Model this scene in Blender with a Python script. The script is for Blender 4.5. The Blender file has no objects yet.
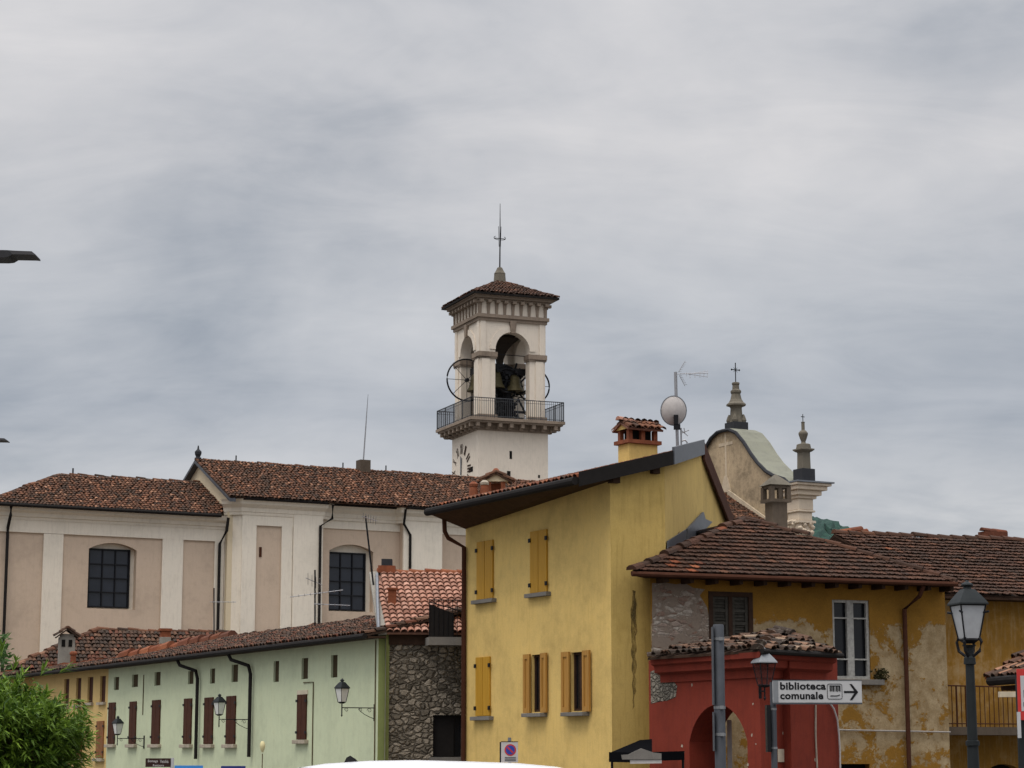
import bpy, math, random
from mathutils import Vector, Matrix
from mathutils.geometry import tessellate_polygon

random.seed(7)
S = bpy.context.scene
C = S.collection
R = math.radians

# ------------------------------------------------------------------ camera
EYE = 1.7
FPX = 2180.0
PITCH = math.atan(371.0 / FPX)
cam_d = bpy.data.cameras.new('camera')
cam = bpy.data.objects.new('camera', cam_d); C.objects.link(cam)
cam.location = (0, 0, EYE)
cam.rotation_euler = (math.pi / 2 + PITCH, 0, 0)
cam_d.sensor_width = 36.0
cam_d.lens = FPX / 1024 * 36.0
cam_d.clip_start = 0.5
cam_d.clip_end = 8000
S.camera = cam
S.view_settings.view_transform = 'Standard'
S.view_settings.look = 'None'
S.view_settings.gamma = 1
S.view_settings.exposure = 0.0

# ------------------------------------------------------------------ sky + sun
SUN_EL, SUN_AZ = R(64), R(215)          # azimuth clockwise from +Y: behind the camera, a little left
w = bpy.data.worlds.new('World'); S.world = w; w.use_nodes = True
nt = w.node_tree; N = nt.nodes; L = nt.links
for n in list(N): N.remove(n)
def nd(tree, t, **kw):
    n = tree.nodes.new(t)
    for k, v in kw.items():
        if k.startswith('_'):
            setattr(n, k[1:], v)
        else:
            key = int(k[1:]) if k[0] == 'i' and k[1:].isdigit() else k.replace('0', ' ')
            n.inputs[key].default_value = v
    return n
def mth(tree, op, a, b=None, c=None):
    n = tree.nodes.new('ShaderNodeMath'); n.operation = op
    for i, v in enumerate((a, b, c)):
        if v is None: continue
        if isinstance(v, (int, float)): n.inputs[i].default_value = v
        else: tree.links.new(v, n.inputs[i])
    return n.outputs[0]
def mixc(tree, f, a, b, mode='MIX'):
    n = tree.nodes.new('ShaderNodeMix'); n.data_type = 'RGBA'; n.blend_type = mode
    for i, v in ((0, f), (6, a), (7, b)):
        if isinstance(v, (int, float)): n.inputs[i].default_value = v
        elif isinstance(v, (tuple, list)): n.inputs[i].default_value = (v[0], v[1], v[2], 1)
        else: tree.links.new(v, n.inputs[i])
    return n.outputs[2]
def ramp(tree, f, stops):
    n = tree.nodes.new('ShaderNodeValToRGB')
    e = n.color_ramp.elements
    while len(e) > 1: e.remove(e[-1])
    for i, (p, c) in enumerate(stops):
        x = e[0] if i == 0 else e.new(p)
        x.position = p
        x.color = (c, c, c, 1) if isinstance(c, (int, float)) else (c[0], c[1], c[2], 1)
    tree.links.new(f, n.inputs[0])
    return n.outputs[0]
out = N.new('ShaderNodeOutputWorld'); bg = N.new('ShaderNodeBackground')
tc = N.new('ShaderNodeTexCoord'); sep = N.new('ShaderNodeSeparateXYZ')
L.new(tc.outputs['Generated'], sep.inputs[0])
zc = mth(nt, 'MAXIMUM', sep.outputs[2], 0.0)
zz = mth(nt, 'ADD', zc, 0.30)
comb = N.new('ShaderNodeCombineXYZ')
L.new(mth(nt, 'DIVIDE', sep.outputs[0], zz), comb.inputs[0])
L.new(mth(nt, 'DIVIDE', sep.outputs[1], zz), comb.inputs[1])
def cloudnoise(scale, detail, rough, dist, loc, sc=(1, 1, 1)):
    mp = N.new('ShaderNodeMapping'); mp.inputs['Location'].default_value = loc; mp.inputs['Scale'].default_value = sc
    L.new(comb.outputs[0], mp.inputs[0])
    n = nd(nt, 'ShaderNodeTexNoise', Scale=scale, Detail=detail, Roughness=rough, Distortion=dist)
    L.new(mp.outputs[0], n.inputs['Vector'])
    return n.outputs[0]
n1 = cloudnoise(1.9, 5, 0.55, 0.35, (3.1, 5.3, 0), (1, 0.9, 1))
n2 = cloudnoise(5.0, 6, 0.6, 0.6, (8.7, 1.9, 2), (0.8, 1.6, 1))
n3 = cloudnoise(13, 6, 0.62, 0.9, (2.2, 6.1, 4), (1, 1.5, 1))
dens = mth(nt, 'ADD', mth(nt, 'ADD', mth(nt, 'MULTIPLY', n1, 0.66), mth(nt, 'MULTIPLY', n2, 0.28)), mth(nt, 'MULTIPLY', n3, 0.06))
def bank(px, py, wide, amount):
    # one darker or paler cloud bank at a fixed bearing and height in the sky
    a_, b_ = (px - 512) / 2180.0, (384 - py) / 2180.0
    cp, sp_ = math.cos(PITCH), math.sin(PITCH)
    v_ = Vector((a_, cp - sp_ * b_, sp_ + cp * b_)).normalized()
    mp = N.new('ShaderNodeMapping'); mp.inputs['Location'].default_value = (-v_.x, -v_.y, -v_.z)
    L.new(tc.outputs['Generated'], mp.inputs[0])
    sx = N.new('ShaderNodeVectorMath'); sx.operation = 'MULTIPLY'; sx.inputs[1].default_value = (1.0, 1.0, 2.2); L.new(mp.outputs[0], sx.inputs[0])
    ln = N.new('ShaderNodeVectorMath'); ln.operation = 'LENGTH'; L.new(sx.outputs[0], ln.inputs[0])
    g_ = mth(nt, 'SUBTRACT', 1.0, mth(nt, 'DIVIDE', ln.outputs['Value'], wide))
    return mth(nt, 'MULTIPLY', mth(nt, 'MAXIMUM', g_, 0.0), amount)
for args in ((960, 10, 0.15, -0.16), (300, 395, 0.17, -0.03), (120, 230, 0.20, 0.04), (760, 190, 0.16, 0.07), (560, 110, 0.16, 0.05), (60, 40, 0.12, 0.0), (150, 300, 0.16, 0.05), (800, 470, 0.10, 0.05), (1000, 330, 0.12, -0.05)):
    dens = mth(nt, 'ADD', dens, bank(*args))
cl = ramp(nt, dens, [(0.32, (0.31, 0.345, 0.40)), (0.44, (0.455, 0.475, 0.515)), (0.52, (0.545, 0.555, 0.585)), (0.66, (0.67, 0.665, 0.68))])
# lower bands: a bluer belt above a paler horizon
belt = ramp(nt, zc, [(0.0, (1.02, 1.04, 1.03)), (0.10, (1.08, 1.08, 1.06)), (0.155, (0.80, 0.84, 0.885)), (0.20, (0.92, 0.945, 0.965)), (0.27, (1.06, 1.05, 1.04)), (0.36, (1.1, 1.09, 1.08))])
cl = mixc(nt, 0.9, cl, belt, 'MULTIPLY')
# overcast luminance climbs towards the zenith and around the veiled sun behind the camera
zen = mth(nt, 'ADD', 1.0, mth(nt, 'MULTIPLY', mth(nt, 'MAXIMUM', mth(nt, 'SUBTRACT', zc, 0.36), 0.0), 5.0))
sd = Vector((math.sin(SUN_AZ) * math.cos(SUN_EL), math.cos(SUN_AZ) * math.cos(SUN_EL), math.sin(SUN_EL)))
dot = nd(nt, 'ShaderNodeVectorMath', _operation='DOT_PRODUCT'); L.new(tc.outputs['Generated'], dot.inputs[0]); dot.inputs[1].default_value = sd
glow = mth(nt, 'MULTIPLY', mth(nt, 'POWER', mth(nt, 'MAXIMUM', dot.outputs['Value'], 0.0), 3.0), 0.55)
lum = mth(nt, 'ADD', zen, glow)
sc = N.new('ShaderNodeVectorMath'); sc.operation = 'SCALE'; L.new(cl, sc.inputs[0]); L.new(mth(nt, 'MULTIPLY', lum, 10.0), sc.inputs['Scale'])
sky = nd(nt, 'ShaderNodeTexSky', _sky_type='NISHITA', _sun_disc=False, _sun_elevation=SUN_EL, _sun_rotation=SUN_AZ)
skyc = mixc(nt, 0.96, sky.outputs[0], sc.outputs[0])
L.new(skyc, bg.inputs[0]); bg.inputs[1].default_value = 0.1
L.new(bg.outputs[0], out.inputs[0])
sun_d = bpy.data.lights.new('sun', 'SUN'); sun_d.energy = 1.5; sun_d.angle = R(24); sun_d.color = (1, 0.91, 0.79)
sun = bpy.data.objects.new('sun', sun_d); C.objects.link(sun)
sun.rotation_euler = (-sd).to_track_quat('-Z', 'Y').to_euler()

# ------------------------------------------------------------------ projection helpers (pixel of the photo -> point at a known depth)
CP, SP = math.cos(PITCH), math.sin(PITCH)
def ray(px, py):
    a, b = (px - 512) / FPX, (384 - py) / FPX
    return Vector((a, CP - SP * b, SP + CP * b))
def P(px, py, Y):
    d = ray(px, py)
    return Vector((0, 0, EYE)) + d * (Y / d.y)
class Fr:
    """vertical wall plane: origin O (2D), direction d, outward normal n"""
    def __init__(s, O, d, n=None):
        s.O = Vector((O[0], O[1])); s.d = Vector((d[0], d[1])).normalized()
        if n is None:
            n = Vector((s.d.y, -s.d.x))
            if n.dot(s.O) > 0: n = -n
        s.n = Vector((n[0], n[1])).normalized()
    def hit(s, px, py, out=0.0):
        r = ray(px, py); O = s.O + s.n * out
        # t*r2 = O + k*d
        det = r.x * (-s.d.y) + r.y * s.d.x
        t = (O.x * (-s.d.y) + O.y * s.d.x) / det
        p = Vector((r.x * t, r.y * t))
        return (p - O).dot(s.d), EYE + r.z * t
    def pt(s, k, z, out=0.0):
        q = s.O + s.d * k + s.n * out
        return Vector((q.x, q.y, z))
    def rect(s, x0, y0, x1, y1, out=0.0):
        xm, ym = (x0 + x1) / 2, (y0 + y1) / 2
        a = s.hit(x0, ym, out)[0]; b = s.hit(x1, ym, out)[0]
        za = s.hit(xm, y1, out)[1]; zb = s.hit(xm, y0, out)[1]
        return min(a, b), max(a, b), za, zb

# ------------------------------------------------------------------ object helpers
def org(o):
    v = Vector((0, 0, 0))
    while o is not None:
        v = v + Vector(o.location); o = o.parent
    return v
def tag(o, label=None, cat=None, group=None, kind=None):
    if label: o['label'] = label
    if cat: o['category'] = cat
    if group: o['group'] = group
    if kind: o['kind'] = kind
    return o
def thing(name, label, cat, loc, group=None):
    o = bpy.data.objects.new(name, None); C.objects.link(o); o.location = loc; o.empty_display_size = 0.3
    return tag(o, label, cat, group)
def dup(root, loc, rotz=0.0, label=None, group=None):
    r = root.copy(); C.objects.link(r); r.location = loc; r.rotation_euler = (0, 0, rotz)
    if label: r['label'] = label
    if group: r['group'] = group
    for ch in list(root.children):
        c = ch.copy(); C.objects.link(c); c.parent = r
        for g in list(ch.children):
            d = g.copy(); C.objects.link(d); d.parent = c
    return r
class MB:
    def __init__(s): s.v = []; s.f = []; s.c = []; s.col = (1, 1, 1)
    def vert(s, p):
        s.v.append(Vector(p)); s.c.append(s.col); return len(s.v) - 1
    def face(s, pts):
        s.f.append([s.vert(p) for p in pts])
    def box(s, o, ax, ay, az):
        """o = centre, ax.. half-axis vectors"""
        o, ax, ay, az = Vector(o), Vector(ax), Vector(ay), Vector(az)
        i = [s.vert(o + ax * a + ay * b + az * c) for a in (-1, 1) for b in (-1, 1) for c in (-1, 1)]
        for q in ((0, 1, 3, 2), (4, 6, 7, 5), (0, 4, 5, 1), (2, 3, 7, 6), (0, 2, 6, 4), (1, 5, 7, 3)):
            s.f.append([i[k] for k in q])
        return s
    def abox(s, x0, x1, y0, y1, z0, z1):
        return s.box(((x0 + x1) / 2, (y0 + y1) / 2, (z0 + z1) / 2), ((x1 - x0) / 2, 0, 0), (0, (y1 - y0) / 2, 0), (0, 0, (z1 - z0) / 2))
    def fbox(s, fr, k0, k1, z0, z1, o0, o1):
        c = fr.pt((k0 + k1) / 2, (z0 + z1) / 2, (o0 + o1) / 2)
        return s.box(c, Vector((fr.d.x, fr.d.y, 0)) * (k1 - k0) / 2, Vector((fr.n.x, fr.n.y, 0)) * (o1 - o0) / 2, Vector((0, 0, (z1 - z0) / 2)))
    def tube(s, pts, r, n=8, cap=True):
        pts = [Vector(p) for p in pts]
        rings = []
        for i, p in enumerate(pts):
            t = (pts[min(i + 1, len(pts) - 1)] - pts[max(i - 1, 0)]).normalized()
            a = t.cross(Vector((0, 0, 1)))
            if a.length < 0.15: a = t.cross(Vector((1, 0, 0)))
            a.normalize(); b = t.cross(a)
            rr = r[i] if isinstance(r, (list, tuple)) else r
            rings.append([s.vert(p + (a * math.cos(2 * math.pi * k / n) + b * math.sin(2 * math.pi * k / n)) * rr) for k in range(n)])
        for A, B in zip(rings, rings[1:]):
            for k in range(n): s.f.append([A[k], A[(k + 1) % n], B[(k + 1) % n], B[k]])
        if cap: s.f.append(rings[0][::-1]); s.f.append(rings[-1])
        return s
    def lathe(s, o, prof, n=16, rot=0.0, cap=True):
        """prof: (radius, z); n = 4 gives a square turned piece"""
        o = Vector(o); rings = []
        for r, z in prof:
            rings.append([s.vert(o + Vector((r * math.cos(rot + 2 * math.pi * k / n), r * math.sin(rot + 2 * math.pi * k / n), z))) for k in range(n)])
        for A, B in zip(rings, rings[1:]):
            for k in range(n): s.f.append([A[k], A[(k + 1) % n], B[(k + 1) % n], B[k]])
        if cap: s.f.append(rings[0][::-1]); s.f.append(rings[-1])
        return s
    def wall(s, fr, outline, holes=(), o=0.0, depth=0.0):
        """flat sheet with holes; holes get reveals going in by depth"""
        polys = [[Vector((a, b, 0)) for a, b in outline]] + [[Vector((a, b, 0)) for a, b in h] for h in holes]
        flat = [p for q in polys for p in q]
        base = len(s.v)
        for p in flat: s.vert(fr.pt(p.x, p.y, o))
        for t in tessellate_polygon(polys): s.f.append([base + i for i in t])
        if depth:
            for h in holes:
                for (a, b), (c, d) in zip(h, h[1:] + h[:1]):
                    s.face([fr.pt(a, b, o), fr.pt(c, d, o), fr.pt(c, d, o - depth), fr.pt(a, b, o - depth)])
        return s
    def prism(s, fr, outline, o0, o1):
        """outline on a wall plane extruded from o0 to o1"""
        n = len(outline)
        a = [s.vert(fr.pt(k, z, o0)) for k, z in outline]; b = [s.vert(fr.pt(k, z, o1)) for k, z in outline]
        for t in tessellate_polygon([[Vector((k, z, 0)) for k, z in outline]]):
            s.f.append([a[i] for i in t]); s.f.append([b[i] for i in t])
        for i in range(n):
            j = (i + 1) % n; s.f.append([a[i], a[j], b[j], b[i]])
        return s
    def slab(s, poly, th, dirn=Vector((0, 0, -1))):
        a = [s.vert(p) for p in poly]; b = [s.vert(Vector(p) + dirn * th) for p in poly]
        s.f.append(a); s.f.append(b[::-1])
        n = len(poly)
        for i in range(n):
            j = (i + 1) % n; s.f.append([a[i], b[i], b[j], a[j]])
        return s
    def build(s, name, m, parent=None, smooth=False, bevel=0.0):
        me = bpy.data.meshes.new(name)
        o0 = org(parent)
        me.from_pydata([tuple(v - o0) for v in s.v], [], s.f)
        ca = me.color_attributes.new('col', 'FLOAT_COLOR', 'POINT')
        flat = []
        for c in s.c: flat += [c[0], c[1], c[2], 1.0]
        ca.data.foreach_set('color', flat)
        me.materials.append(m)
        if smooth:
            for p in me.polygons: p.use_smooth = True
        me.update()
        o = bpy.data.objects.new(name, me); C.objects.link(o)
        if parent is not None: o.parent = parent
        if bevel:
            b = o.modifiers.new('bevel', 'BEVEL'); b.width = bevel; b.segments = 2; b.limit_method = 'ANGLE'
        if smooth:
            try: me.set_sharp_from_angle(angle=R(40))
            except Exception: pass
        return o
def sweep(mb, line, prof, side):
    """mitred sweep of prof [(out, z)] along plan polyline; side = +1/-1 picks the outward side"""
    line = [Vector((p[0], p[1])) for p in line]
    ns = []
    for i in range(len(line)):
        dirs = []
        if i > 0: dirs.append((line[i] - line[i - 1]).normalized())
        if i < len(line) - 1: dirs.append((line[i + 1] - line[i]).normalized())
        nn = [Vector((d.y, -d.x)) * side for d in dirs]
        if len(nn) == 2:
            m = (nn[0] + nn[1]).normalized(); m = m / max(0.35, m.dot(nn[0]))
        else: m = nn[0]
        ns.append(m)
    rings = [[mb.vert((p.x + n.x * o, p.y + n.y * o, z)) for o, z in prof] for p, n in zip(line, ns)]
    k = len(prof)
    for A, B in zip(rings, rings[1:]):
        for i in range(k): mb.f.append([A[i], A[(i + 1) % k], B[(i + 1) % k], B[i]])
    mb.f.append(rings[0]); mb.f.append(rings[-1][::-1])
    return mb
def arch(k0, k1, z0, z1, rise, n=12):
    """outline of an opening with a segmental or round head"""
    h = (k1 - k0) / 2; c = (k0 + k1) / 2
    pts = [(k0, z0), (k1, z0)]
    rise = min(rise, h)
    rad = (h * h + rise * rise) / (2 * rise)
    a0 = math.asin(min(1, h / rad)); zc_ = z1 - rad
    for i in range(n + 1):
        a = a0 - 2 * a0 * i / n
        pts.append((c + rad * math.sin(a), zc_ + rad * math.cos(a)))
    return pts
def rect4(k0, k1, z0, z1): return [(k0, z0), (k1, z0), (k1, z1), (k0, z1)]
def text_mesh(body, bold=0.0):
    cu = bpy.data.curves.new('lettering', 'FONT'); cu.body = body; cu.offset = bold; cu.resolution_u = 3; cu.space_character = 1.05
    ob = bpy.data.objects.new('lettering', cu); C.objects.link(ob)
    me = bpy.data.meshes.new_from_object(ob)
    vs = [v.co.copy() for v in me.vertices]; fs = [list(p.vertices) for p in me.polygons]
    C.objects.unlink(ob); bpy.data.objects.remove(ob); bpy.data.meshes.remove(me)
    x0 = min(v.x for v in vs); x1 = max(v.x for v in vs); y0 = min(v.y for v in vs); y1 = max(v.y for v in vs)
    return [((v.x - x0) / (x1 - x0), (v.y - y0) / (y1 - y0)) for v in vs], fs
def add_text(mb, body, fn, bold=0.0):
    """fn maps unit square to 3D"""
    vs, fs = text_mesh(body, bold); b = len(mb.v)
    for x, y in vs: mb.vert(fn(x, y))
    for f in fs: mb.f.append([b + i for i in f])

# ------------------------------------------------------------------ materials
M = {}
def new_mat(name):
    m = bpy.data.materials.new(name); m.use_nodes = True; t = m.node_tree
    b = t.nodes['Principled BSDF']; b.inputs['Roughness'].default_value = 0.85
    try: b.inputs['Specular IOR Level'].default_value = 0.25
    except Exception: pass
    M[name] = m
    return m, t, b
def coords(t, sc=(1, 1, 1), loc=(0, 0, 0)):
    c = t.nodes.new('ShaderNodeTexCoord'); mp = t.nodes.new('ShaderNodeMapping')
    mp.inputs['Scale'].default_value = sc; mp.inputs['Location'].default_value = loc
    t.links.new(c.outputs['Object'], mp.inputs[0]); return mp.outputs[0]
def noise(t, vec, scale, detail=4, rough=0.55, dist=0.0):
    n = nd(t, 'ShaderNodeTexNoise', Scale=scale, Detail=detail, Roughness=rough, Distortion=dist)
    t.links.new(vec, n.inputs['Vector']); return n.outputs[0]
def bump(t, b, h, strength=0.4, dist=0.02):
    n = nd(t, 'ShaderNodeBump', Strength=strength, Distance=dist); t.links.new(h, n.inputs['Height']); t.links.new(n.outputs[0], b.inputs['Normal'])
def plain(name, c, rough=0.6, metal=0.0, var=0.15, scale=6):
    m, t, b = new_mat(name)
    n = noise(t, coords(t), scale, 5, 0.6)
    f = ramp(t, n, [(0.3, 1 - var), (0.7, 1 + var * 0.6)])
    t.links.new(mixc(t, 1.0, c, f, 'MULTIPLY'), b.inputs['Base Color'])
    b.inputs['Roughness'].default_value = rough; b.inputs['Metallic'].default_value = metal
    if max(c) < 0.12: b.inputs['Specular IOR Level'].default_value = 0.08
    return m
def stucco(name, c, dirt, mottle=0.25, streak=0.3, dirt_amt=0.5, fine=40, bmp=0.25, damp=None):
    m, t, b = new_mat(name)
    v = coords(t)
    big = noise(t, v, 0.55, 6, 0.6, 0.4)
    mid = noise(t, coords(t, (1, 1, 1), (4, 9, 2)), 3.5, 6, 0.65)
    st = noise(t, coords(t, (5.5, 5.5, 0.55), (1, 2, 3)), 2.0, 7, 0.72, 0.3)
    fi = noise(t, v, fine, 3, 0.6)
    col = mixc(t, 1.0, c, ramp(t, big, [(0.3, 1 - mottle), (0.7, 1 + mottle * 0.45)]), 'MULTIPLY')
    col = mixc(t, 0.7, col, ramp(t, mid, [(0.3, 1 - mottle * 0.8), (0.65, 1 + mottle * 0.35)]), 'MULTIPLY')
    col = mixc(t, 1.0, col, ramp(t, fi, [(0.25, 1 - mottle * 0.5), (0.75, 1 + mottle * 0.3)]), 'MULTIPLY')
    dm = mth(t, 'MULTIPLY', ramp(t, st, [(0.50, 0.0), (0.72, 1.0)]), streak)
    dm2 = mth(t, 'MULTIPLY', ramp(t, mth(t, 'MULTIPLY', big, mid), [(0.26, 0.0), (0.42, 1.0)]), dirt_amt)
    col = mixc(t, dm, col, dirt)
    col = mixc(t, dm2, col, dirt)
    t.links.new(col, b.inputs['Base Color'])
    b.inputs['Roughness'].default_value = 0.92
    bump(t, b, mth(t, 'ADD', mth(t, 'MULTIPLY', fi, 0.4), mid), bmp, 0.015)
    return m
def tilemat(name, moss=(0.03, 0.032, 0.022), moss_amt=0.5, lich=0.25):
    m, t, b = new_mat(name)
    a = t.nodes.new('ShaderNodeAttribute'); a.attribute_name = 'col'
    n1 = noise(t, coords(t), 0.8, 6, 0.65, 0.5)
    n2 = noise(t, coords(t, (1, 1, 1), (7, 3, 1)), 9, 5, 0.7)
    n3 = noise(t, coords(t, (1, 1, 1), (2, 8, 5)), 16, 4, 0.6)
    col = mixc(t, 1.0, a.outputs[0], ramp(t, n2, [(0.25, 0.55), (0.7, 1.2)]), 'MULTIPLY')
    mm = mth(t, 'MULTIPLY', ramp(t, mth(t, 'ADD', mth(t, 'MULTIPLY', n1, 0.6), mth(t, 'MULTIPLY', n2, 0.4)), [(0.42, 0.0), (0.60, 1.0)]), moss_amt)
    col = mixc(t, mm, col, moss)
    lm = mth(t, 'MULTIPLY', ramp(t, n3, [(0.58, 0.0), (0.70, 1.0)]), lich)
    col = mixc(t, lm, col, (0.30, 0.27, 0.21))
    t.links.new(col, b.inputs['Base Color'])
    b.inputs['Roughness'].default_value = 0.9
    bump(t, b, n2, 0.4, 0.02)
    return m
stucco('church_white', (0.72, 0.65, 0.54), (0.38, 0.32, 0.26), 0.12, 0.30, 0.25)
stucco('church_beige', (0.54, 0.42, 0.315), (0.33, 0.26, 0.21), 0.16, 0.25, 0.30)
stucco('tower_white', (0.68, 0.60, 0.50), (0.30, 0.25, 0.20), 0.10, 0.25, 0.15)
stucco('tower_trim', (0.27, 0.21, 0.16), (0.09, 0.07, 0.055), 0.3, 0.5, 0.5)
stucco('faded_cream', (0.56, 0.46, 0.33), (0.30, 0.23, 0.15), 0.4, 0.4, 0.6)
stucco('pier_cream', (0.60, 0.50, 0.385), (0.30, 0.24, 0.17), 0.15, 0.3, 0.2)
stucco('brown_stucco', (0.095, 0.072, 0.052), (0.05, 0.038, 0.028), 0.3, 0.5, 0.5)
stucco('cream_gable', (0.62, 0.52, 0.36), (0.30, 0.25, 0.18), 0.12, 0.2, 0.2)
stucco('facade_back', (0.52, 0.40, 0.255), (0.19, 0.14, 0.09), 0.6, 0.5, 1.0)
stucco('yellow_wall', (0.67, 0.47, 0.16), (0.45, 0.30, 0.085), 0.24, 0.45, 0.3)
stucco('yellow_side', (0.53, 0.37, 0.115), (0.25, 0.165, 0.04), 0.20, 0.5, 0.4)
stucco('green_wall', (0.54, 0.59, 0.40), (0.36, 0.36, 0.22), 0.15, 0.32, 0.28)
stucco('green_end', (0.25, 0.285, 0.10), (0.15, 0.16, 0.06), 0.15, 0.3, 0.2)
stucco('orange_wall', (0.60, 0.42, 0.17), (0.42, 0.28, 0.10), 0.14, 0.25, 0.2)
stucco('grey_plaster', (0.27, 0.25, 0.215), (0.10, 0.09, 0.075), 0.3, 0.5, 0.5)
stucco('ochre_plain', (0.27, 0.135, 0.019), (0.36, 0.27, 0.15), 0.3, 0.5, 0.6)
stucco('red_wall', (0.205, 0.030, 0.015), (0.095, 0.016, 0.012), 0.28, 0.5, 0.4)
stucco('stone_trim', (0.16, 0.14, 0.108), (0.075, 0.068, 0.055), 0.4, 0.5, 0.6)
stucco('lead_cap', (0.215, 0.215, 0.17), (0.15, 0.15, 0.10), 0.25, 0.4, 0.4)
stucco('concrete', (0.19, 0.175, 0.155), (0.10, 0.095, 0.085), 0.25, 0.4, 0.4)
plain('dark_stone', (0.035, 0.036, 0.040), 0.8)
plain('gutter', (0.016, 0.014, 0.013), 0.75)
plain('brown_pipe', (0.060, 0.024, 0.014), 0.85)
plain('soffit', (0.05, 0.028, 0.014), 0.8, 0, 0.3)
plain('dark_wood', (0.045, 0.025, 0.016), 0.7, 0, 0.3)
plain('attic_dark', (0.06, 0.045, 0.025), 0.9)
plain('brown_shutter', (0.060, 0.022, 0.012), 0.6, 0, 0.25)
plain('rust_shutter', (0.20, 0.075, 0.02), 0.6, 0, 0.25)
plain('sill_stone', (0.36, 0.31, 0.24), 0.85, 0, 0.3)
plain('metal_grey', (0.17, 0.18, 0.195), 0.45, 0.4)
plain('flashing', (0.085, 0.09, 0.10), 0.45, 0.3, 0.25)
plain('iron', (0.016, 0.016, 0.018), 0.5, 0.3)
plain('lamp_green', (0.022, 0.025, 0.026), 0.5, 0.2)
plain('lamp_hat_pale', (0.20, 0.21, 0.22), 0.5, 0.1)
plain('strap_grey', (0.20, 0.205, 0.21), 0.5, 0.3)
plain('lamp_glass', (0.36, 0.37, 0.38), 0.25)
plain('rail_grey', (0.055, 0.058, 0.063), 0.6, 0.2)
plain('pale_glass', (0.62, 0.62, 0.58), 0.3)
plain('bronze', (0.06, 0.05, 0.025), 0.55, 0.2, 0.35)
plain('black_void', (0.010, 0.009, 0.008), 0.9)
plain('interior', (0.045, 0.037, 0.03), 0.9)
plain('dish', (0.45, 0.42, 0.40), 0.5)
plain('antenna_metal', (0.30, 0.30, 0.31), 0.4, 0.6)
plain('terracotta', (0.20, 0.062, 0.028), 0.85, 0, 0.3)
plain('sign_white', (0.41, 0.41, 0.41), 0.4, 0, 0.06)
plain('sign_black', (0.012, 0.012, 0.013), 0.5)
plain('sign_red', (0.45, 0.035, 0.03), 0.4)
plain('sign_blue', (0.03, 0.05, 0.28), 0.4)
plain('sign_light_blue', (0.05, 0.22, 0.55), 0.4)
plain('sign_navy', (0.02, 0.03, 0.16), 0.4)
plain('sign_brown', (0.035, 0.018, 0.015), 0.4)
plain('car_paint', (0.64, 0.64, 0.65), 0.25, 0, 0.02)
plain('rubber', (0.02, 0.02, 0.02), 0.8)
plain('pole_grey', (0.075, 0.08, 0.09), 0.6, 0.3)
plain('window_paint', (0.34, 0.33, 0.30), 0.7, 0, 0.35, 14)
plain('old_shutter', (0.06, 0.055, 0.046), 0.8, 0, 0.35, 12)
plain('dry_moss', (0.045, 0.042, 0.018), 0.9)
plain('stem', (0.10, 0.075, 0.04), 0.9)
plain('pale_yellow', (0.62, 0.55, 0.30), 0.5)
plain('awning_black', (0.006, 0.006, 0.007), 1.0)
M['awning_black'].node_tree.nodes['Principled BSDF'].inputs['Specular IOR Level'].default_value = 0
plain('pale_cream', (0.55, 0.48, 0.36), 0.8)
def clear():
    m, t, b = new_mat('clear_glass')
    tr = t.nodes.new('ShaderNodeBsdfTransparent'); tr.inputs[0].default_value = (.95, .95, .95, 1)
    mx = t.nodes.new('ShaderNodeMixShader'); mx.inputs[0].default_value = 0.06
    b.inputs['Base Color'].default_value = (.1, .1, .1, 1); b.inputs['Roughness'].default_value = 0.1
    t.links.new(tr.outputs[0], mx.inputs[1]); t.links.new(b.outputs[0], mx.inputs[2]); t.links.new(mx.outputs[0], t.nodes['Material Output'].inputs[0])
clear()
plain('cable', (0.30, 0.27, 0.24), 0.6)
def glassy(name, c, rough=0.08):
    m, t, b = new_mat(name)
    n = noise(t, coords(t), 1.6, 3, 0.5)
    t.links.new(mixc(t, n, c, tuple(x * 2.2 for x in c)), b.inputs['Base Color'])
    b.inputs['Roughness'].default_value = rough
    try: b.inputs['Specular IOR Level'].default_value = 0.35
    except Exception: pass
glassy('glass_dark', (0.010, 0.012, 0.017), 0.12)
glassy('glass_black', (0.004, 0.0045, 0.006), 0.25)
tilemat('tile_old', (0.032, 0.024, 0.014), 0.45, 0.10)
tilemat('tile_dark', (0.026, 0.019, 0.012), 0.4, 0.03)
tilemat('tile_new', (0.12, 0.06, 0.04), 0.08, 0.03)
tilemat('tile_shed', (0.022, 0.018, 0.013), 0.55, 0.35)
tilemat('tile_green', (0.028, 0.021, 0.014), 0.45, 0.06)
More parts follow.
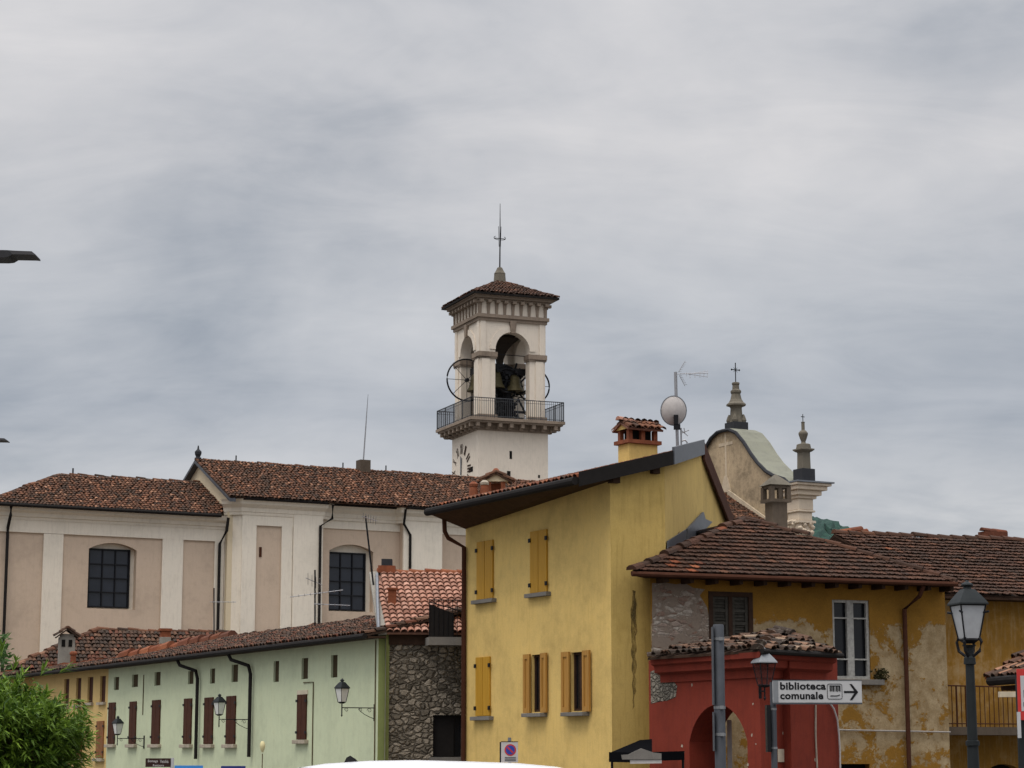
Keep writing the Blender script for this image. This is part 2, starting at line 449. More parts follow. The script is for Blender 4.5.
# yellow-ochre render that has flaked off in patches low on the wall
def peel():
    m, t, b = new_mat('ochre_wall')
    v = coords(t)
    sx = t.nodes.new('ShaderNodeSeparateXYZ'); c = t.nodes.new('ShaderNodeTexCoord'); t.links.new(c.outputs['Object'], sx.inputs[0])
    a = noise(t, v, 0.95, 9, 0.68, 0.5); d = noise(t, coords(t, (1, 1, 1), (5, 5, 5)), 4.5, 9, 0.75, 0.4)
    f = noise(t, v, 30, 4, 0.65)
    # height band where the paint has gone (object z is height over the ground)
    h = ramp(t, mth(t, 'DIVIDE', sx.outputs[2], 7.0), [(0.0, 0.07), (0.26, 0.11), (0.42, 0.13), (0.58, 0.14), (0.68, 0.13), (0.76, 0.0), (1.0, 0.0)])
    hneg = ramp(t, mth(t, 'DIVIDE', sx.outputs[2], 7.0), [(0.66, 0.0), (0.76, 0.09), (0.86, 0.22)])
    x = mth(t, 'SUBTRACT', mth(t, 'ADD', mth(t, 'ADD', mth(t, 'MULTIPLY', a, 0.62), mth(t, 'MULTIPLY', d, 0.38)), h), hneg)
    mask = ramp(t, x, [(0.578, 0.0), (0.606, 1.0)])
    ochre = mixc(t, 1.0, mixc(t, d, (0.22, 0.105, 0.012), (0.30, 0.155, 0.024)), ramp(t, a, [(0.3, 0.75), (0.7, 1.1)]), 'MULTIPLY')
    plast = mixc(t, ramp(t, noise(t, coords(t, (1, 1, 1), (1, 8, 2)), 3.2, 8, 0.7), [(0.35, 0.0), (0.65, 1.0)]), (0.36, 0.275, 0.16), (0.22, 0.15, 0.072))
    col = mixc(t, mask, ochre, plast)
    col = mixc(t, 1.0, col, ramp(t, f, [(0.25, 0.78), (0.7, 1.1)]), 'MULTIPLY')
    t.links.new(col, b.inputs['Base Color']); b.inputs['Roughness'].default_value = 0.93
    bump(t, b, mth(t, 'SUBTRACT', mth(t, 'MULTIPLY', f, 0.3), mask), 0.5, 0.02)
peel()
def rubble(name, c0, c1, mort, scale, flat=(1, 1, 1.5), bs=1.0, plaster=None):
    m, t, b = new_mat(name)
    v = coords(t, flat)
    nz = nd(t, 'ShaderNodeTexNoise', Scale=3.0, Detail=3.0); t.links.new(v, nz.inputs['Vector'])
    vv = t.nodes.new('ShaderNodeVectorMath'); vv.operation = 'ADD'; t.links.new(v, vv.inputs[0])
    s2 = t.nodes.new('ShaderNodeVectorMath'); s2.operation = 'SCALE'; s2.inputs['Scale'].default_value = 0.24; t.links.new(nz.outputs['Color'], s2.inputs[0]); t.links.new(s2.outputs[0], vv.inputs[1])
    e = nd(t, 'ShaderNodeTexVoronoi', _feature='DISTANCE_TO_EDGE', Scale=scale); t.links.new(vv.outputs[0], e.inputs['Vector'])
    k = nd(t, 'ShaderNodeTexVoronoi', _feature='F1', Scale=scale); t.links.new(vv.outputs[0], k.inputs['Vector'])
    sx = t.nodes.new('ShaderNodeSeparateColor'); t.links.new(k.outputs['Color'], sx.inputs[0])
    f = noise(t, coords(t), 14, 6, 0.7)
    col = mixc(t, sx.outputs[0], c0, c1)
    col = mixc(t, 1.0, col, ramp(t, f, [(0.25, 0.55), (0.75, 1.25)]), 'MULTIPLY')
    mk = ramp(t, e.outputs['Distance'], [(0.0, 0.0), (0.09, 1.0)])
    col = mixc(t, mk, mort, col)
    pmask = None
    if plaster:
        pn = noise(t, coords(t, (1, 1, 1.2), (3, 1, 7)), 2.6, 8, 0.7, 0.6)
        pmask = ramp(t, pn, [(0.46, 0.0), (0.50, 1.0)])
        col = mixc(t, pmask, col, mixc(t, f, tuple(x * .7 for x in plaster), plaster))
    t.links.new(col, b.inputs['Base Color']); b.inputs['Roughness'].default_value = 0.95
    hgt = mth(t, 'ADD', ramp(t, e.outputs['Distance'], [(0.0, 0.0), (0.22, 1.0)]), mth(t, 'MULTIPLY', f, 0.4))
    if pmask is not None: hgt = mixc(t, pmask, hgt, mixc(t, f, (.9, .9, .9), (1.3, 1.3, 1.3)))
    bump(t, b, hgt, bs, 0.08)
rubble('rubble_stone', (0.10, 0.085, 0.064), (0.34, 0.29, 0.225), (0.10, 0.083, 0.062), 5.2)
rubble('exposed_brick', (0.20, 0.11, 0.075), (0.42, 0.37, 0.31), (0.25, 0.205, 0.16), 3.8, (1, 1, 2.6), 0.5, (0.25, 0.195, 0.15))
rubble('patch_stone', (0.17, 0.15, 0.12), (0.30, 0.27, 0.22), (0.16, 0.14, 0.11), 7)
rubble('hill_wood', (0.010, 0.035, 0.028), (0.020, 0.060, 0.042), (0.008, 0.028, 0.022), 0.11, (1, 1, 1), 0.6)
def leafmat(name, c0, c1):
    m, t, b = new_mat(name)
    a = t.nodes.new('ShaderNodeAttribute'); a.attribute_name = 'col'
    sx = t.nodes.new('ShaderNodeSeparateColor'); t.links.new(a.outputs[0], sx.inputs[0])
    t.links.new(mixc(t, sx.outputs[0], c0, c1), b.inputs['Base Color'])
    b.inputs['Roughness'].default_value = 0.55
    tr = t.nodes.new('ShaderNodeBsdfTranslucent'); t.links.new(mixc(t, sx.outputs[0], c0, c1), tr.inputs[0])
    mx = t.nodes.new('ShaderNodeMixShader'); mx.inputs[0].default_value = 0.3
    t.links.new(b.outputs[0], mx.inputs[1]); t.links.new(tr.outputs[0], mx.inputs[2])
    t.links.new(mx.outputs[0], t.nodes['Material Output'].inputs[0])
leafmat('leaf', (0.025, 0.065, 0.007), (0.20, 0.31, 0.035))
leafmat('leaf_dark', (0.03, 0.07, 0.015), (0.07, 0.14, 0.03))
def groundmat():
    m, t, b = new_mat('ground_mat')
    n = noise(t, coords(t), 0.3, 8, 0.65); n2 = noise(t, coords(t), 25, 4, 0.6)
    c = mixc(t, n, (0.09, 0.085, 0.08), (0.14, 0.13, 0.12))
    t.links.new(mixc(t, 1.0, c, ramp(t, n2, [(0.3, 0.8), (0.7, 1.1)]), 'MULTIPLY'), b.inputs['Base Color'])
groundmat()

# ------------------------------------------------------------------ roof tiles
PAL_OLD = [((0.085, 0.037, 0.020), 5), ((0.125, 0.051, 0.026), 5), ((0.175, 0.072, 0.036), 3), ((0.29, 0.145, 0.085), 1.0), ((0.052, 0.027, 0.017), 4)]
PAL_DARK = [((0.062, 0.027, 0.015), 5), ((0.080, 0.034, 0.019), 4), ((0.048, 0.023, 0.014), 4), ((0.11, 0.046, 0.024), 0.8)]
PAL_NEW = [((0.36, 0.185, 0.13), 5), ((0.33, 0.165, 0.115), 4), ((0.40, 0.22, 0.16), 3), ((0.29, 0.135, 0.09), 2)]
PAL_SHED = [((0.0960, 0.0480, 0.0280), 5), ((0.2080, 0.1120, 0.0680), 2), ((0.2880, 0.2000, 0.1360), 1.0), ((0.0440, 0.0288, 0.0208), 5)]
PAL_GREEN = [((0.0663, 0.0351, 0.0218), 5), ((0.1092, 0.0530, 0.0296), 3), ((0.0429, 0.0265, 0.0187), 4), ((0.1950, 0.1014, 0.0624), 0.8)]
PAL_RED = [((0.1950, 0.0562, 0.0225), 4), ((0.2400, 0.0788, 0.0338), 3), ((0.1275, 0.0413, 0.0210), 3)]
def pick(rng, pal):
    tot = sum(x for _, x in pal); r = rng.random() * tot
    for c, x in pal:
        r -= x
        if r <= 0: break
    k = rng.uniform(0.8, 1.2)
    return tuple(v * k for v in c)
def inside(poly, x, y):
    r = False; n = len(poly)
    for i in range(n):
        (x0, y0), (x1, y1) = poly[i], poly[(i + 1) % n]
        if (y0 > y) != (y1 > y) and x < (x1 - x0) * (y - y0) / (y1 - y0) + x0: r = not r
    return r
BARREL = [(-0.5, 0.0), (-0.38, 0.30), (0.0, 0.46), (0.38, 0.30), (0.5, 0.0)]
FLAT = [(-0.52, 0.09), (-0.36, 0.14), (-0.2, 0.06), (0.12, 0.06), (0.28, 0.14), (0.44, 0.06), (0.52, 0.09)]
def tiles(mb, poly, edir, tw, tl, pal, seed, prof=BARREL, jit=0.02, lift=0.035, hot=None):
    """rows of roof tiles over a plane polygon; edir runs along the eave"""
    rng = random.Random(seed)
    poly = [Vector(p) for p in poly]
    e = Vector(edir).normalized()
    nrm = Vector((0, 0, 0))
    for i in range(len(poly)):
        a, b = poly[i], poly[(i + 1) % len(poly)]; nrm += a.cross(b)
    nrm.normalize()
    if nrm.z < 0: nrm = -nrm
    up = nrm.cross(e)
    if up.z < 0: up = -up
    o = poly[0]
    p2 = [((p - o).dot(e), (p - o).dot(up)) for p in poly]
    a0 = min(p[0] for p in p2); a1 = max(p[0] for p in p2); b0 = min(p[1] for p in p2); b1 = max(p[1] for p in p2)
    mb.col = tuple(v * 0.6 for v in pal[0][0])
    mb.slab([p + nrm * 0.005 for p in poly], 0.05, -nrm)
    nr = int((b1 - b0) / tl) + 1; nc = int((a1 - a0) / tw) + 1
    for j in range(nr):
        y = b0 + j * tl
        sag = 0
        for i in range(nc):
            x = a0 + (i + 0.5) * tw
            if not (inside(p2, x, y + tl * 0.5) or (j == 0 and inside(p2, x, y + tl * 0.9))): continue
            mb.col = pick(rng, pal)
            if hot and hot(x - a0, y - b0, a1 - a0, b1 - b0): mb.col = pick(rng, PAL_RED)
            dx = rng.gauss(0, jit); dy = rng.gauss(0, jit * 1.3); dz = abs(rng.gauss(0, jit * 0.5)); rot = rng.gauss(0, jit * 1.5)
            lo = []; hi = []
            for pa, ph in prof:
                lo.append(mb.vert(o + e * (x + dx + pa * tw * 1.02) + up * (y + dy - tl * 0.08) + nrm * (0.012 + ph * tw + lift + dz)))
            for pa, ph in prof:
                hi.append(mb.vert(o + e * (x + dx + rot + pa * tw * 0.86) + up * (y + dy + tl * 1.08) + nrm * (0.008 + ph * tw * 0.8 + dz)))
            for k in range(len(prof) - 1): mb.f.append([lo[k], lo[k + 1], hi[k + 1], hi[k]])
            # butt end of the tile
            bl = [mb.vert(mb.v[q] - nrm * 0.02) for q in lo]
            for k in range(len(prof) - 1): mb.f.append([lo[k + 1], lo[k], bl[k], bl[k + 1]])
    mb.col = tuple(v * 0.8 for v in pal[0][0])
def caps(mb, p0, p1, r, ln, pal, seed, jit=0.02):
    rng = random.Random(seed)
    p0, p1 = Vector(p0), Vector(p1); d = p1 - p0; n = max(1, int(d.length / ln)); d.normalize()
    side = d.cross(Vector((0, 0, 1))).normalized(); up = side.cross(d)
    for i in range(n):
        a = p0 + d * ((p1 - p0).length * i / n) + side * rng.gauss(0, jit) + up * rng.gauss(0, jit)
        b = a + d * (p1 - p0).length / n * 1.1
        mb.col = pick(rng, pal); A = []; B = []
        for k in range(6):
            t = math.pi * k / 5
            A.append(mb.vert(a + side * math.cos(t) * r * 1.08 + up * (math.sin(t) * r * 0.9 + 0.02)))
            B.append(mb.vert(b + side * math.cos(t) * r * 0.92 + up * (math.sin(t) * r * 0.75)))
        for k in range(5): mb.f.append([A[k], A[k + 1], B[k + 1], B[k]])
        mb.f.append(A)
    mb.col = tuple(v * 0.8 for v in pal[0][0])
def v3(p2, z): return Vector((p2[0], p2[1], z))

GZ = -1.0   # town ground, a little below the road the camera stands on
# ------------------------------------------------------------------ ground and hill
g = MB()
rows = [(-80, 0), (30, 0), (42, GZ), (4000, GZ)]
for (y0, z0), (y1, z1) in zip(rows, rows[1:]):
    g.face([(-2500, y0, z0), (2500, y0, z0), (2500, y1, z1), (-2500, y1, z1)])
tag(g.build('ground', M['ground_mat']), kind='structure')
h = MB()
prof = [(-900, 700), (-300, 645), (100, 655), (400, 625), (560, 605), (640, 585), (720, 552), (770, 530), (800, 521), (815, 524), (828, 528), (838, 532), (852, 538), (880, 545), (930, 558), (1000, 578), (1080, 600), (1300, 630), (1700, 600), (2100, 690)]
rng = random.Random(3)
crest = []
for (xa, ya), (xb, yb) in zip(prof, prof[1:]):
    nseg = max(1, int((xb - xa) / (3 if 600 < xa < 1100 else 12)))
    for i in range(nseg):
        f = i / nseg; crest.append((xa + (xb - xa) * f, ya + (yb - ya) * f + rng.uniform(-0.9, 0.9)))
grid = []
for j in range(31):
    f = j / 30
    row = []
    for x, y in crest:
        p = P(x, y, 1500)
        row.append(h.vert((p.x + rng.uniform(-1.5, 1.5), 1500 - 420 * (1 - f) + rng.uniform(-5, 5), GZ - 2 + (p.z + 2) * math.sin(f * math.pi / 2) * (1 + .05 * math.sin(p.x * .021 + f * 5) * (1 - f)) + (rng.uniform(-5, 4) * (1 - f * .85) if j else 0))))
    grid.append(row)
back = [h.vert((h.v[i].x, 2100, GZ - 2)) for i in grid[-1]]
grid.append(back)
for A, B in zip(grid, grid[1:]):
    for k in range(len(A) - 1): h.f.append([A[k], A[k + 1], B[k + 1], B[k]])
tag(h.build('hill', M['hill_wood']), kind='structure')

# ------------------------------------------------------------------ church (long nave, lower choir, curved facade)
a2 = Vector((0.885, 0.466)).normalized()          # along the ridge, away to the right
n2v = Vector((a2.y, -a2.x))                        # towards the street
A0 = P(200, 458, 105); ZR_ = A0.z - .12                  # nave ridge start
A02 = Vector((A0.x, A0.y))
def ch(s, q): return A02 + a2 * s + n2v * q
TA = math.tan(R(25.0))
QE = 4.9
ZE = ZR_ - QE * TA                                 # nave eave
SF = Fr(A02, a2, n2v).hit(726, 485)[0]             # facade rear plane
ZB = EYE + 13.0                             # choir ridge
QB = 4.3; ZBE = EYE + 11.0
church = thing('church', 'long baroque church with cream walls, old tiled roof and a curved facade top', 'church', v3(ch(10, 3), GZ))
# choir (left block)
LB = Fr(ch(0, 3.7), a2, n2v)
sL = LB.hit(-60, 600)[0]
s222 = LB.hit(223, 600)[0]
WB = LB.rect(91, 550, 130, 606)
nich = arch(LB.rect(88, 545, 136, 609)[0], LB.rect(88, 545, 136, 609)[1], LB.rect(88, 543, 136, 609)[2], LB.rect(88, 543, 136, 609)[3], 0.30)
m = MB(); m.wall(LB, rect4(sL, s222, GZ, ZBE - 0.1), [nich], 0.0, 0.38)
# choir back and left end
m.face([LB.pt(sL, GZ, 0), LB.pt(sL, ZBE - .1, 0), LB.pt(sL, ZBE - .1, -8), LB.pt(sL, GZ, -8)])
m.face([LB.pt(sL, GZ, -8), LB.pt(sL, ZBE - .1, -8), LB.pt(s222, ZBE - .1, -8), LB.pt(s222, GZ, -8)])
m.build('wall', M['church_beige'], church)
def church_window(fr, rc, depth, nx, ny, blue=True):
    k0, k1, z0, z1 = rc
    f = MB()
    t = 0.05
    f.fbox(fr, k0 - .07, k0, z0 - .07, z1 + .07, -depth, -depth + .1); f.fbox(fr, k1, k1 + .07, z0 - .07, z1 + .07, -depth, -depth + .1)
    f.fbox(fr, k0, k1, z0 - .07, z0, -depth, -depth + .1); f.fbox(fr, k0, k1, z1, z1 + .07, -depth, -depth + .1)
    for i in range(1, nx): f.fbox(fr, k0 + (k1 - k0) * i / nx - t / 2, k0 + (k1 - k0) * i / nx + t / 2, z0, z1, -depth + .02, -depth + .07)
    for i in range(1, ny): f.fbox(fr, k0, k1, z0 + (z1 - z0) * i / ny - t / 2, z0 + (z1 - z0) * i / ny + t / 2, -depth + .015, -depth + .075)
    wf = f.build('window', M['iron'], church)
    p = MB(); p.fbox(fr, k0, k1, z0, z1, -depth - .03, -depth); p.build('pane', M['glass_dark'], wf)
    b = MB(); b.fbox(fr, k0 - 1.2, k1 + 1.2, z0 - .6, z0 - .07, -depth - .05, -depth - .001)
    b.fbox(fr, k0 - 1.2, k0 - .07, z0 - .07, z1 + 1.0, -depth - .05, -depth - .001); b.fbox(fr, k1 + .07, k1 + 1.2, z0 - .07, z1 + 1.0, -depth - .05, -depth - .001)
    b.fbox(fr, k0 - .07, k1 + .07, z1 + .07, z1 + 1.0, -depth - .05, -depth - .001)
    return b
church_window(LB, WB, 0.36, 3, 4).build('window_surround', M['church_white'], church)
# pilasters, frieze and cornice of the choir
def strip(fr, x0, x1, ytop, proud=0.09, name='pilaster', o=0.0):
    k0 = fr.hit(x0, 600, o)[0]; k1 = fr.hit(x1, 600, o)[0]
    zt = fr.hit((x0 + x1) / 2, ytop, o)[1]
    b = MB(); b.fbox(fr, k0, k1, GZ, zt, o, o + proud); b.build(name, M['church_white'], church, bevel=0.02)
for x0, x1 in ((41, 61), (160.5, 181.5), (213, 222.5)): strip(LB, x0, x1, 534)
zf = LB.hit(110, 536.5)[1]
b = MB(); b.fbox(LB, sL, s222, zf, ZBE - 0.55, 0, 0.093)
b.build('frieze', M['church_white'], church)
cor = [(0.0, ZBE - 0.62), (0.12, ZBE - 0.62), (0.14, ZBE - 0.5), (0.2, ZBE - 0.48), (0.24, ZBE - 0.32), (0.4, ZBE - 0.22), (0.44, ZBE - 0.12), (0.5, ZBE - 0.02), (0.0, ZBE - 0.02)]
b = MB(); sweep(b, [LB.pt(sL, 0, 0)[:2], LB.pt(s222 - .02, 0, 0)[:2]], cor, 1); b.build('cornice', M['church_white'], church)
# choir roof
hipL = LB.hit(61, 472, -3.7)[0]
rp = [v3(ch(LB.hit(-14, 505, 0.6)[0], QB), ZBE), v3(ch(s222 - .4, QB), ZBE), v3(ch(s222 - .1, 3.6), ZBE + (ZB - ZBE) * .7 / QB), v3(ch(.1, 3.4), ZBE + (ZB - ZBE) * .9 / QB), v3(ch(.1, 0), ZB), v3(ch(hipL, 0), ZB)]
b = MB(); tiles(b, rp, v3(a2, 0), 0.17, 0.29, PAL_OLD, 11, jit=0.014, lift=.03)
rp = [rp[0], rp[1], rp[4], rp[5]]
caps(b, rp[0], rp[3], 0.12, 0.4, PAL_OLD, 5); caps(b, rp[3], rp[2], 0.1, 0.4, PAL_OLD, 6)
eL = rp[0]; eLb = v3(ch(LB.hit(-14, 505, 0.6)[0], -QB), ZBE)
lp = [eLb, eL, rp[3]]
tiles(b, lp, (eL - eLb), 0.17, 0.29, PAL_OLD, 12, jit=0.014, lift=.03)
b.face([rp[3], rp[2], v3(ch(1.3, -QB), ZBE), eLb])
b.build('roof', M['tile_old'], church)
b = MB(); gl = [v3(ch(LB.hit(-14, 505, 0.6)[0], QB + .07), ZBE - .03), v3(ch(s222 - .42, QB + .07), ZBE - .03)]
b.tube(gl, 0.085); b.build('gutter', M['gutter'], church)
# nave walls, with a chamfered corner, piers and shallow recessed bays
NV = Fr(ch(0, 4.3), a2, n2v)
NB = Fr(ch(0, 3.95), a2, n2v)
k240 = NV.hit(240, 600)[0]; k321 = NV.hit(321, 600)[0]; k402 = NV.hit(402, 600)[0]; k440 = NV.hit(441, 600)[0]
kend = SF
WN = NB.rect(331, 553.5, 366.5, 609)
nb_a = NB.hit(321, 600)[0]; nb_b = NB.hit(402, 600)[0]
nn = arch(NB.rect(329, 549, 373, 612)[0], NB.rect(329, 549, 373, 612)[1], WN[2] - .12, NB.hit(350, 544.5)[1], 0.32)
m = MB()
m.face([LB.pt(s222, GZ, .0), LB.pt(s222, ZE - .1, .0), NV.pt(k240, ZE - .1), NV.pt(k240, GZ)])
pn = NV.rect(255.5, 526, 279, 700)
m.wall(NV, rect4(k240, k321, GZ, ZE - .1), [], 0.0)
m.wall(NB, rect4(nb_a - .1, nb_b + .1, GZ, ZE - .1), [nn], 0.0, 0.38)
m.wall(NV, rect4(k402, k440, GZ, ZE - .1), [], 0.0)
m.wall(NB, rect4(k440 - .1, kend, GZ, ZE - .1), [], 0.0)
for kk in (k321, k402, k440): m.face([NV.pt(kk, GZ), NV.pt(kk, ZE - .1), NV.pt(kk, ZE - .1, -.35), NV.pt(kk, GZ, -.35)])
m.face([NV.pt(0, GZ, -8.6), NV.pt(0, ZE - .1, -8.6), NV.pt(kend, ZE - .1, -8.6), NV.pt(kend, GZ, -8.6)])
m.build('wall', M['church_beige'], church)
church_window(NB, WN, 0.36, 3, 4).build('window_surround', M['church_white'], church)
# white skins of the nave piers
q = MB(); q.face([LB.pt(s222, GZ, .02), LB.pt(s222, ZE - .2, .02), NV.pt(k240, ZE - .2, .02), NV.pt(k240, GZ, .02)])
q.fbox(NV, k240, NV.hit(254.5, 600)[0], GZ, ZE - .3, 0, .09)
q.build('pilaster', M['church_white'], church)
strip(NV, 280, 291, 512, .09); strip(NV, 291.3, 321, 512, .15); strip(NV, 402, 441, 515, .13)
q = MB(); q.fbox(NV, k240, k321, pn[3], ZE - .5, 0, .094); q.build('frieze', M['church_white'], church)
q = MB(); zfb = NB.hit(360, 530)[1]; q.fbox(NB, nb_a, nb_b, zfb, ZE - .4, 0, .06); q.fbox(NB, k440, kend, zfb, ZE - .4, 0, .06); q.build('frieze', M['church_white'], church)
q = MB(); sk = NV.rect(259, 547, 261.5, 557); q.fbox(NV, sk[0], sk[1], sk[2], sk[3], 0, .03); q.build('anchor_plate', M['brown_pipe'], church)
cn = [(0.0, ZE - 0.75), (0.12, ZE - 0.75), (0.14, ZE - 0.62), (0.17, ZE - 0.6), (0.2, ZE - 0.42), (0.38, ZE - 0.26), (0.42, ZE - 0.15), (0.5, ZE - 0.04), (0.0, ZE - 0.04)]
pl = [LB.pt(s222, 0)[:2], NV.pt(k240, 0)[:2], NV.pt(k321, 0)[:2], NB.pt(nb_a + .35, 0)[:2], NB.pt(nb_b - .35, 0)[:2], NV.pt(k402, 0)[:2], NV.pt(k440, 0)[:2], NB.pt(k440 + .35, 0)[:2], NB.pt(kend - .3, 0)[:2]]
q = MB(); sweep(q, pl, cn, 1); q.build('cornice', M['church_white'], church)
q = MB(); q.tube([v3(Vector(p) + n2v * 0.53, ZE - .02) for p in pl], 0.08); q.build('gutter', M['gutter'], church)
# gable over the choir
GB = Fr(A02, n2v, -a2)
q = MB(); q.prism(GB, [(-4.3, ZE + .2), (4.3, ZE + .2), (0, ZR_ - .1)], -0.02, -0.3); q.prism(GB, [(-4.3, GZ), (4.0, GZ), (4.0, ZE + .2), (-4.3, ZE + .2)], -0.02, -0.3)
q.build('gable', M['cream_gable'], church)
q = MB()
for sg in (1, -1):
    p0 = v3(ch(-.12, 0), ZR_ + .02); p1 = v3(ch(-.12, sg * 4.95), ZE - .06)
    q.box((p0 + p1) / 2 - Vector((0, 0, .1)), (p1 - p0) / 2, v3(a2 * .16, 0), Vector((0, 0, .07)))
q.build('verge_board', M['flashing'], church)
rp = [v3(ch(-.25, QE), ZE), v3(ch(SF - .05, QE), ZE), v3(ch(SF - .05, 0), ZR_), v3(ch(-.25, 0), ZR_)]
b = MB(); tiles(b, rp, v3(a2, 0), 0.17, 0.29, PAL_OLD, 21, jit=0.016, lift=.03)
caps(b, rp[3], rp[2], 0.11, 0.4, PAL_OLD, 22)
b.face([rp[3], rp[2], v3(ch(SF - .05, -QE), ZE), v3(ch(-.25, -QE), ZE)])
b.build('roof', M['tile_old'], church)
# ridge ornament, stubs of the lightning wire
q = MB(); q.lathe(v3(ch(-.1, 0), ZR_), [(.16, 0), (.17, .12), (.10, .16), (.16, .3), (.17, .42), (.05, .55), (.03, .72)], 8); q.build('ridge_finial', M['dark_stone'], church)
for x in (236, 343, 386):
    s_ = Fr(A02, a2, n2v).hit(x, 462)[0]
    q = MB(); q.tube([v3(ch(s_, 0), ZR_), v3(ch(s_, 0), ZR_ + .36)], .035, 6); q.build('wire_post', M['iron'], church)
s_ = LB.hit(73, 470, -3.7)[0]
q = MB(); q.tube([v3(ch(s_, 0), ZB), v3(ch(s_, 0), ZB + .34)], .04, 6); q.build('wire_post', M['iron'], church)
s_ = Fr(A02, a2, n2v).hit(362.5, 466)[0]
pc = v3(ch(s_, 0.1), ZR_)
q = MB(); q.box(pc + Vector((0, 0, .15)), v3(a2 * .28, 0), v3(n2v * .28, 0), (0, 0, .38)); chm = q.build('chimney', M['brown_stucco'], church)
rod = thing('lightning_rod', 'tall thin rod on a small square chimney of the church ridge', 'lightning rod', pc + Vector((0, 0, .53)))
q = MB(); q.tube([pc + Vector((0, 0, .5)), pc + Vector((.1, 0, 2.2)), pc + Vector((.17, 0, 3.4))], [.04, .035, .02], 6); q.build('mast', M['antenna_metal'], rod)
q = MB(); q.tube([pc + Vector((.17, 0, 3.4)), pc + Vector((.2, 0, 3.9))], [.012, .008], 5); q.build('tip', M['iron'], rod)
# downpipes of the church
def downpipe(pts, r, mat, parent, name='downpipe'):
    q = MB(); q.tube(pts, r, 8); q.build(name, M[mat], parent, smooth=True)
k = LB.hit(6.5, 560, .15)[0]
downpipe([LB.pt(k, ZBE - .1, .6), LB.pt(k, ZBE - .5, .55), LB.pt(k, ZBE - 1.0, .18), LB.pt(k, ZBE - 1.3, .17), LB.pt(k, GZ, .17)], .07, 'gutter', church)
k = LB.hit(219, 560, .15)[0]
downpipe([LB.pt(k + .25, ZBE - .1, .6), LB.pt(k + .22, ZBE - .7, .5), LB.pt(k, ZBE - 1.3, .2), LB.pt(k, GZ, .2)], .07, 'gutter', church)
k = NB.hit(325, 560, .1)[0]; 
downpipe([NB.pt(k + .05, ZE - .1, .85), NB.pt(k + .05, ZE - .75, .8), NB.pt(k - .45, ZE - 1.1, .56), NB.pt(k - .45, GZ, .56)], .065, 'gutter', church)
k = NB.hit(404, 560, .1)[0]
downpipe([NB.pt(k - .25, ZE - .1, .8), NB.pt(k - .25, ZE - .8, .6), NB.pt(k + .12, ZE - 1.3, .54), NB.pt(k + .12, GZ, .54)], .065, 'gutter', church)
# facade: thick curved gable wall seen from behind, lead-covered top, end pier with cornice
FA = Fr(ch(SF, 0), n2v, -a2)            # rear plane; k = q towards the street
edge = [(731, 430.6), (738, 433.7), (745.7, 443), (752.5, 454), (759.3, 463.3), (767.7, 471.8), (774.5, 476), (786, 479.8), (797, 482.5)]
near = [FA.hit(x, y) for x, y in edge]
near = [(0.0, near[0][1] + .02)] + near
near[-1] = (6.1, near[-1][1])
half = near
TH = 1.45
outl = [(-k_, z_) for k_, z_ in reversed(half)] + half[1:]
mid_ = [p_ for p_ in outl if abs(p_[0]) < 4.9]
body = [(mid_[0][0], GZ)] + mid_ + [(mid_[-1][0], GZ)]
q = MB(); q.prism(FA, body, 0.0, -TH)
right_ = [p_ for p_ in outl if p_[0] >= mid_[-1][0] - 1e-6]; q.prism(FA, [(right_[0][0], GZ)] + right_ + [(right_[-1][0], GZ)], -.001, -.76)
left_ = [p_ for p_ in outl if p_[0] <= mid_[0][0] + 1e-6]; q.prism(FA, [(left_[0][0], GZ)] + left_ + [(left_[-1][0], GZ)], -.001, -.76); fb = q.build('facade', M['facade_back'], church)
capo = [(k_, z_ + .13) for k_, z_ in outl]; capi = [(k_, z_ + .004) for k_, z_ in outl]
q = MB()
for i in range(len(outl) - 1):
    (k0, z0), (k1, z1) = capo[i], capo[i + 1]; (j0, y0), (j1, y1) = capi[i], capi[i + 1]
    for (pa, pb, pc_, pd) in ([(k0, z0, .12), (k1, z1, .12), (k1, z1, -TH - .15), (k0, z0, -TH - .15)], [(j0, y0, .12), (j1, y1, .12), (k1, z1, .12), (k0, z0, .12)], [(j0, y0, .12), (j1, y1, .12), (j1, y1, -TH - .15), (j0, y0, -TH - .15)]):
        q.face([FA.pt(*pa), FA.pt(*pb), FA.pt(*pc_), FA.pt(*pd)])
lead = q.build('lead_cap', M['lead_cap'], church)
q = MB()
for i in range(len(outl) - 1):
    q.tube([FA.pt(outl[i][0], outl[i][1] + .04, .14), FA.pt(outl[i + 1][0], outl[i + 1][1] + .04, .14)], .1, 6)
q.build('cap_edge', M['dark_stone'], lead)
kx = FA.hit(726, 460)[0]
zc0 = FA.hit(726, 433)[1]; zc1 = FA.hit(726, 485)[1]; zca = FA.hit(726, 444)[1]
q = MB(); q.fbox(FA, kx - .08, kx + .08, zc1, zc0, 0, .02); q.fbox(FA, kx - .7, kx - .08, zca - .09, zca + .09, 0, .02); q.fbox(FA, kx + .08, kx + .7, zca - .09, zca + .09, 0, .02)
q.prism(FA, [(kx - .5, zc1 - .35), (kx + .5, zc1 - .45), (kx + .12, zc1 + .5), (kx - .12, zc1 + .5)], .0, .06)
q.build('wall_cross', M['faded_cream'], church)
q = MB(); t0 = v3(ch(SF - .12, .4), ZR_ + .1); t1 = v3(ch(SF - .12, 5.2), ZE - .1)
q.box((t0 + t1) / 2, (t1 - t0) / 2, v3(a2 * .06, 0), (0, 0, .13)); q.build('roof_fillet', M['faded_cream'], church)
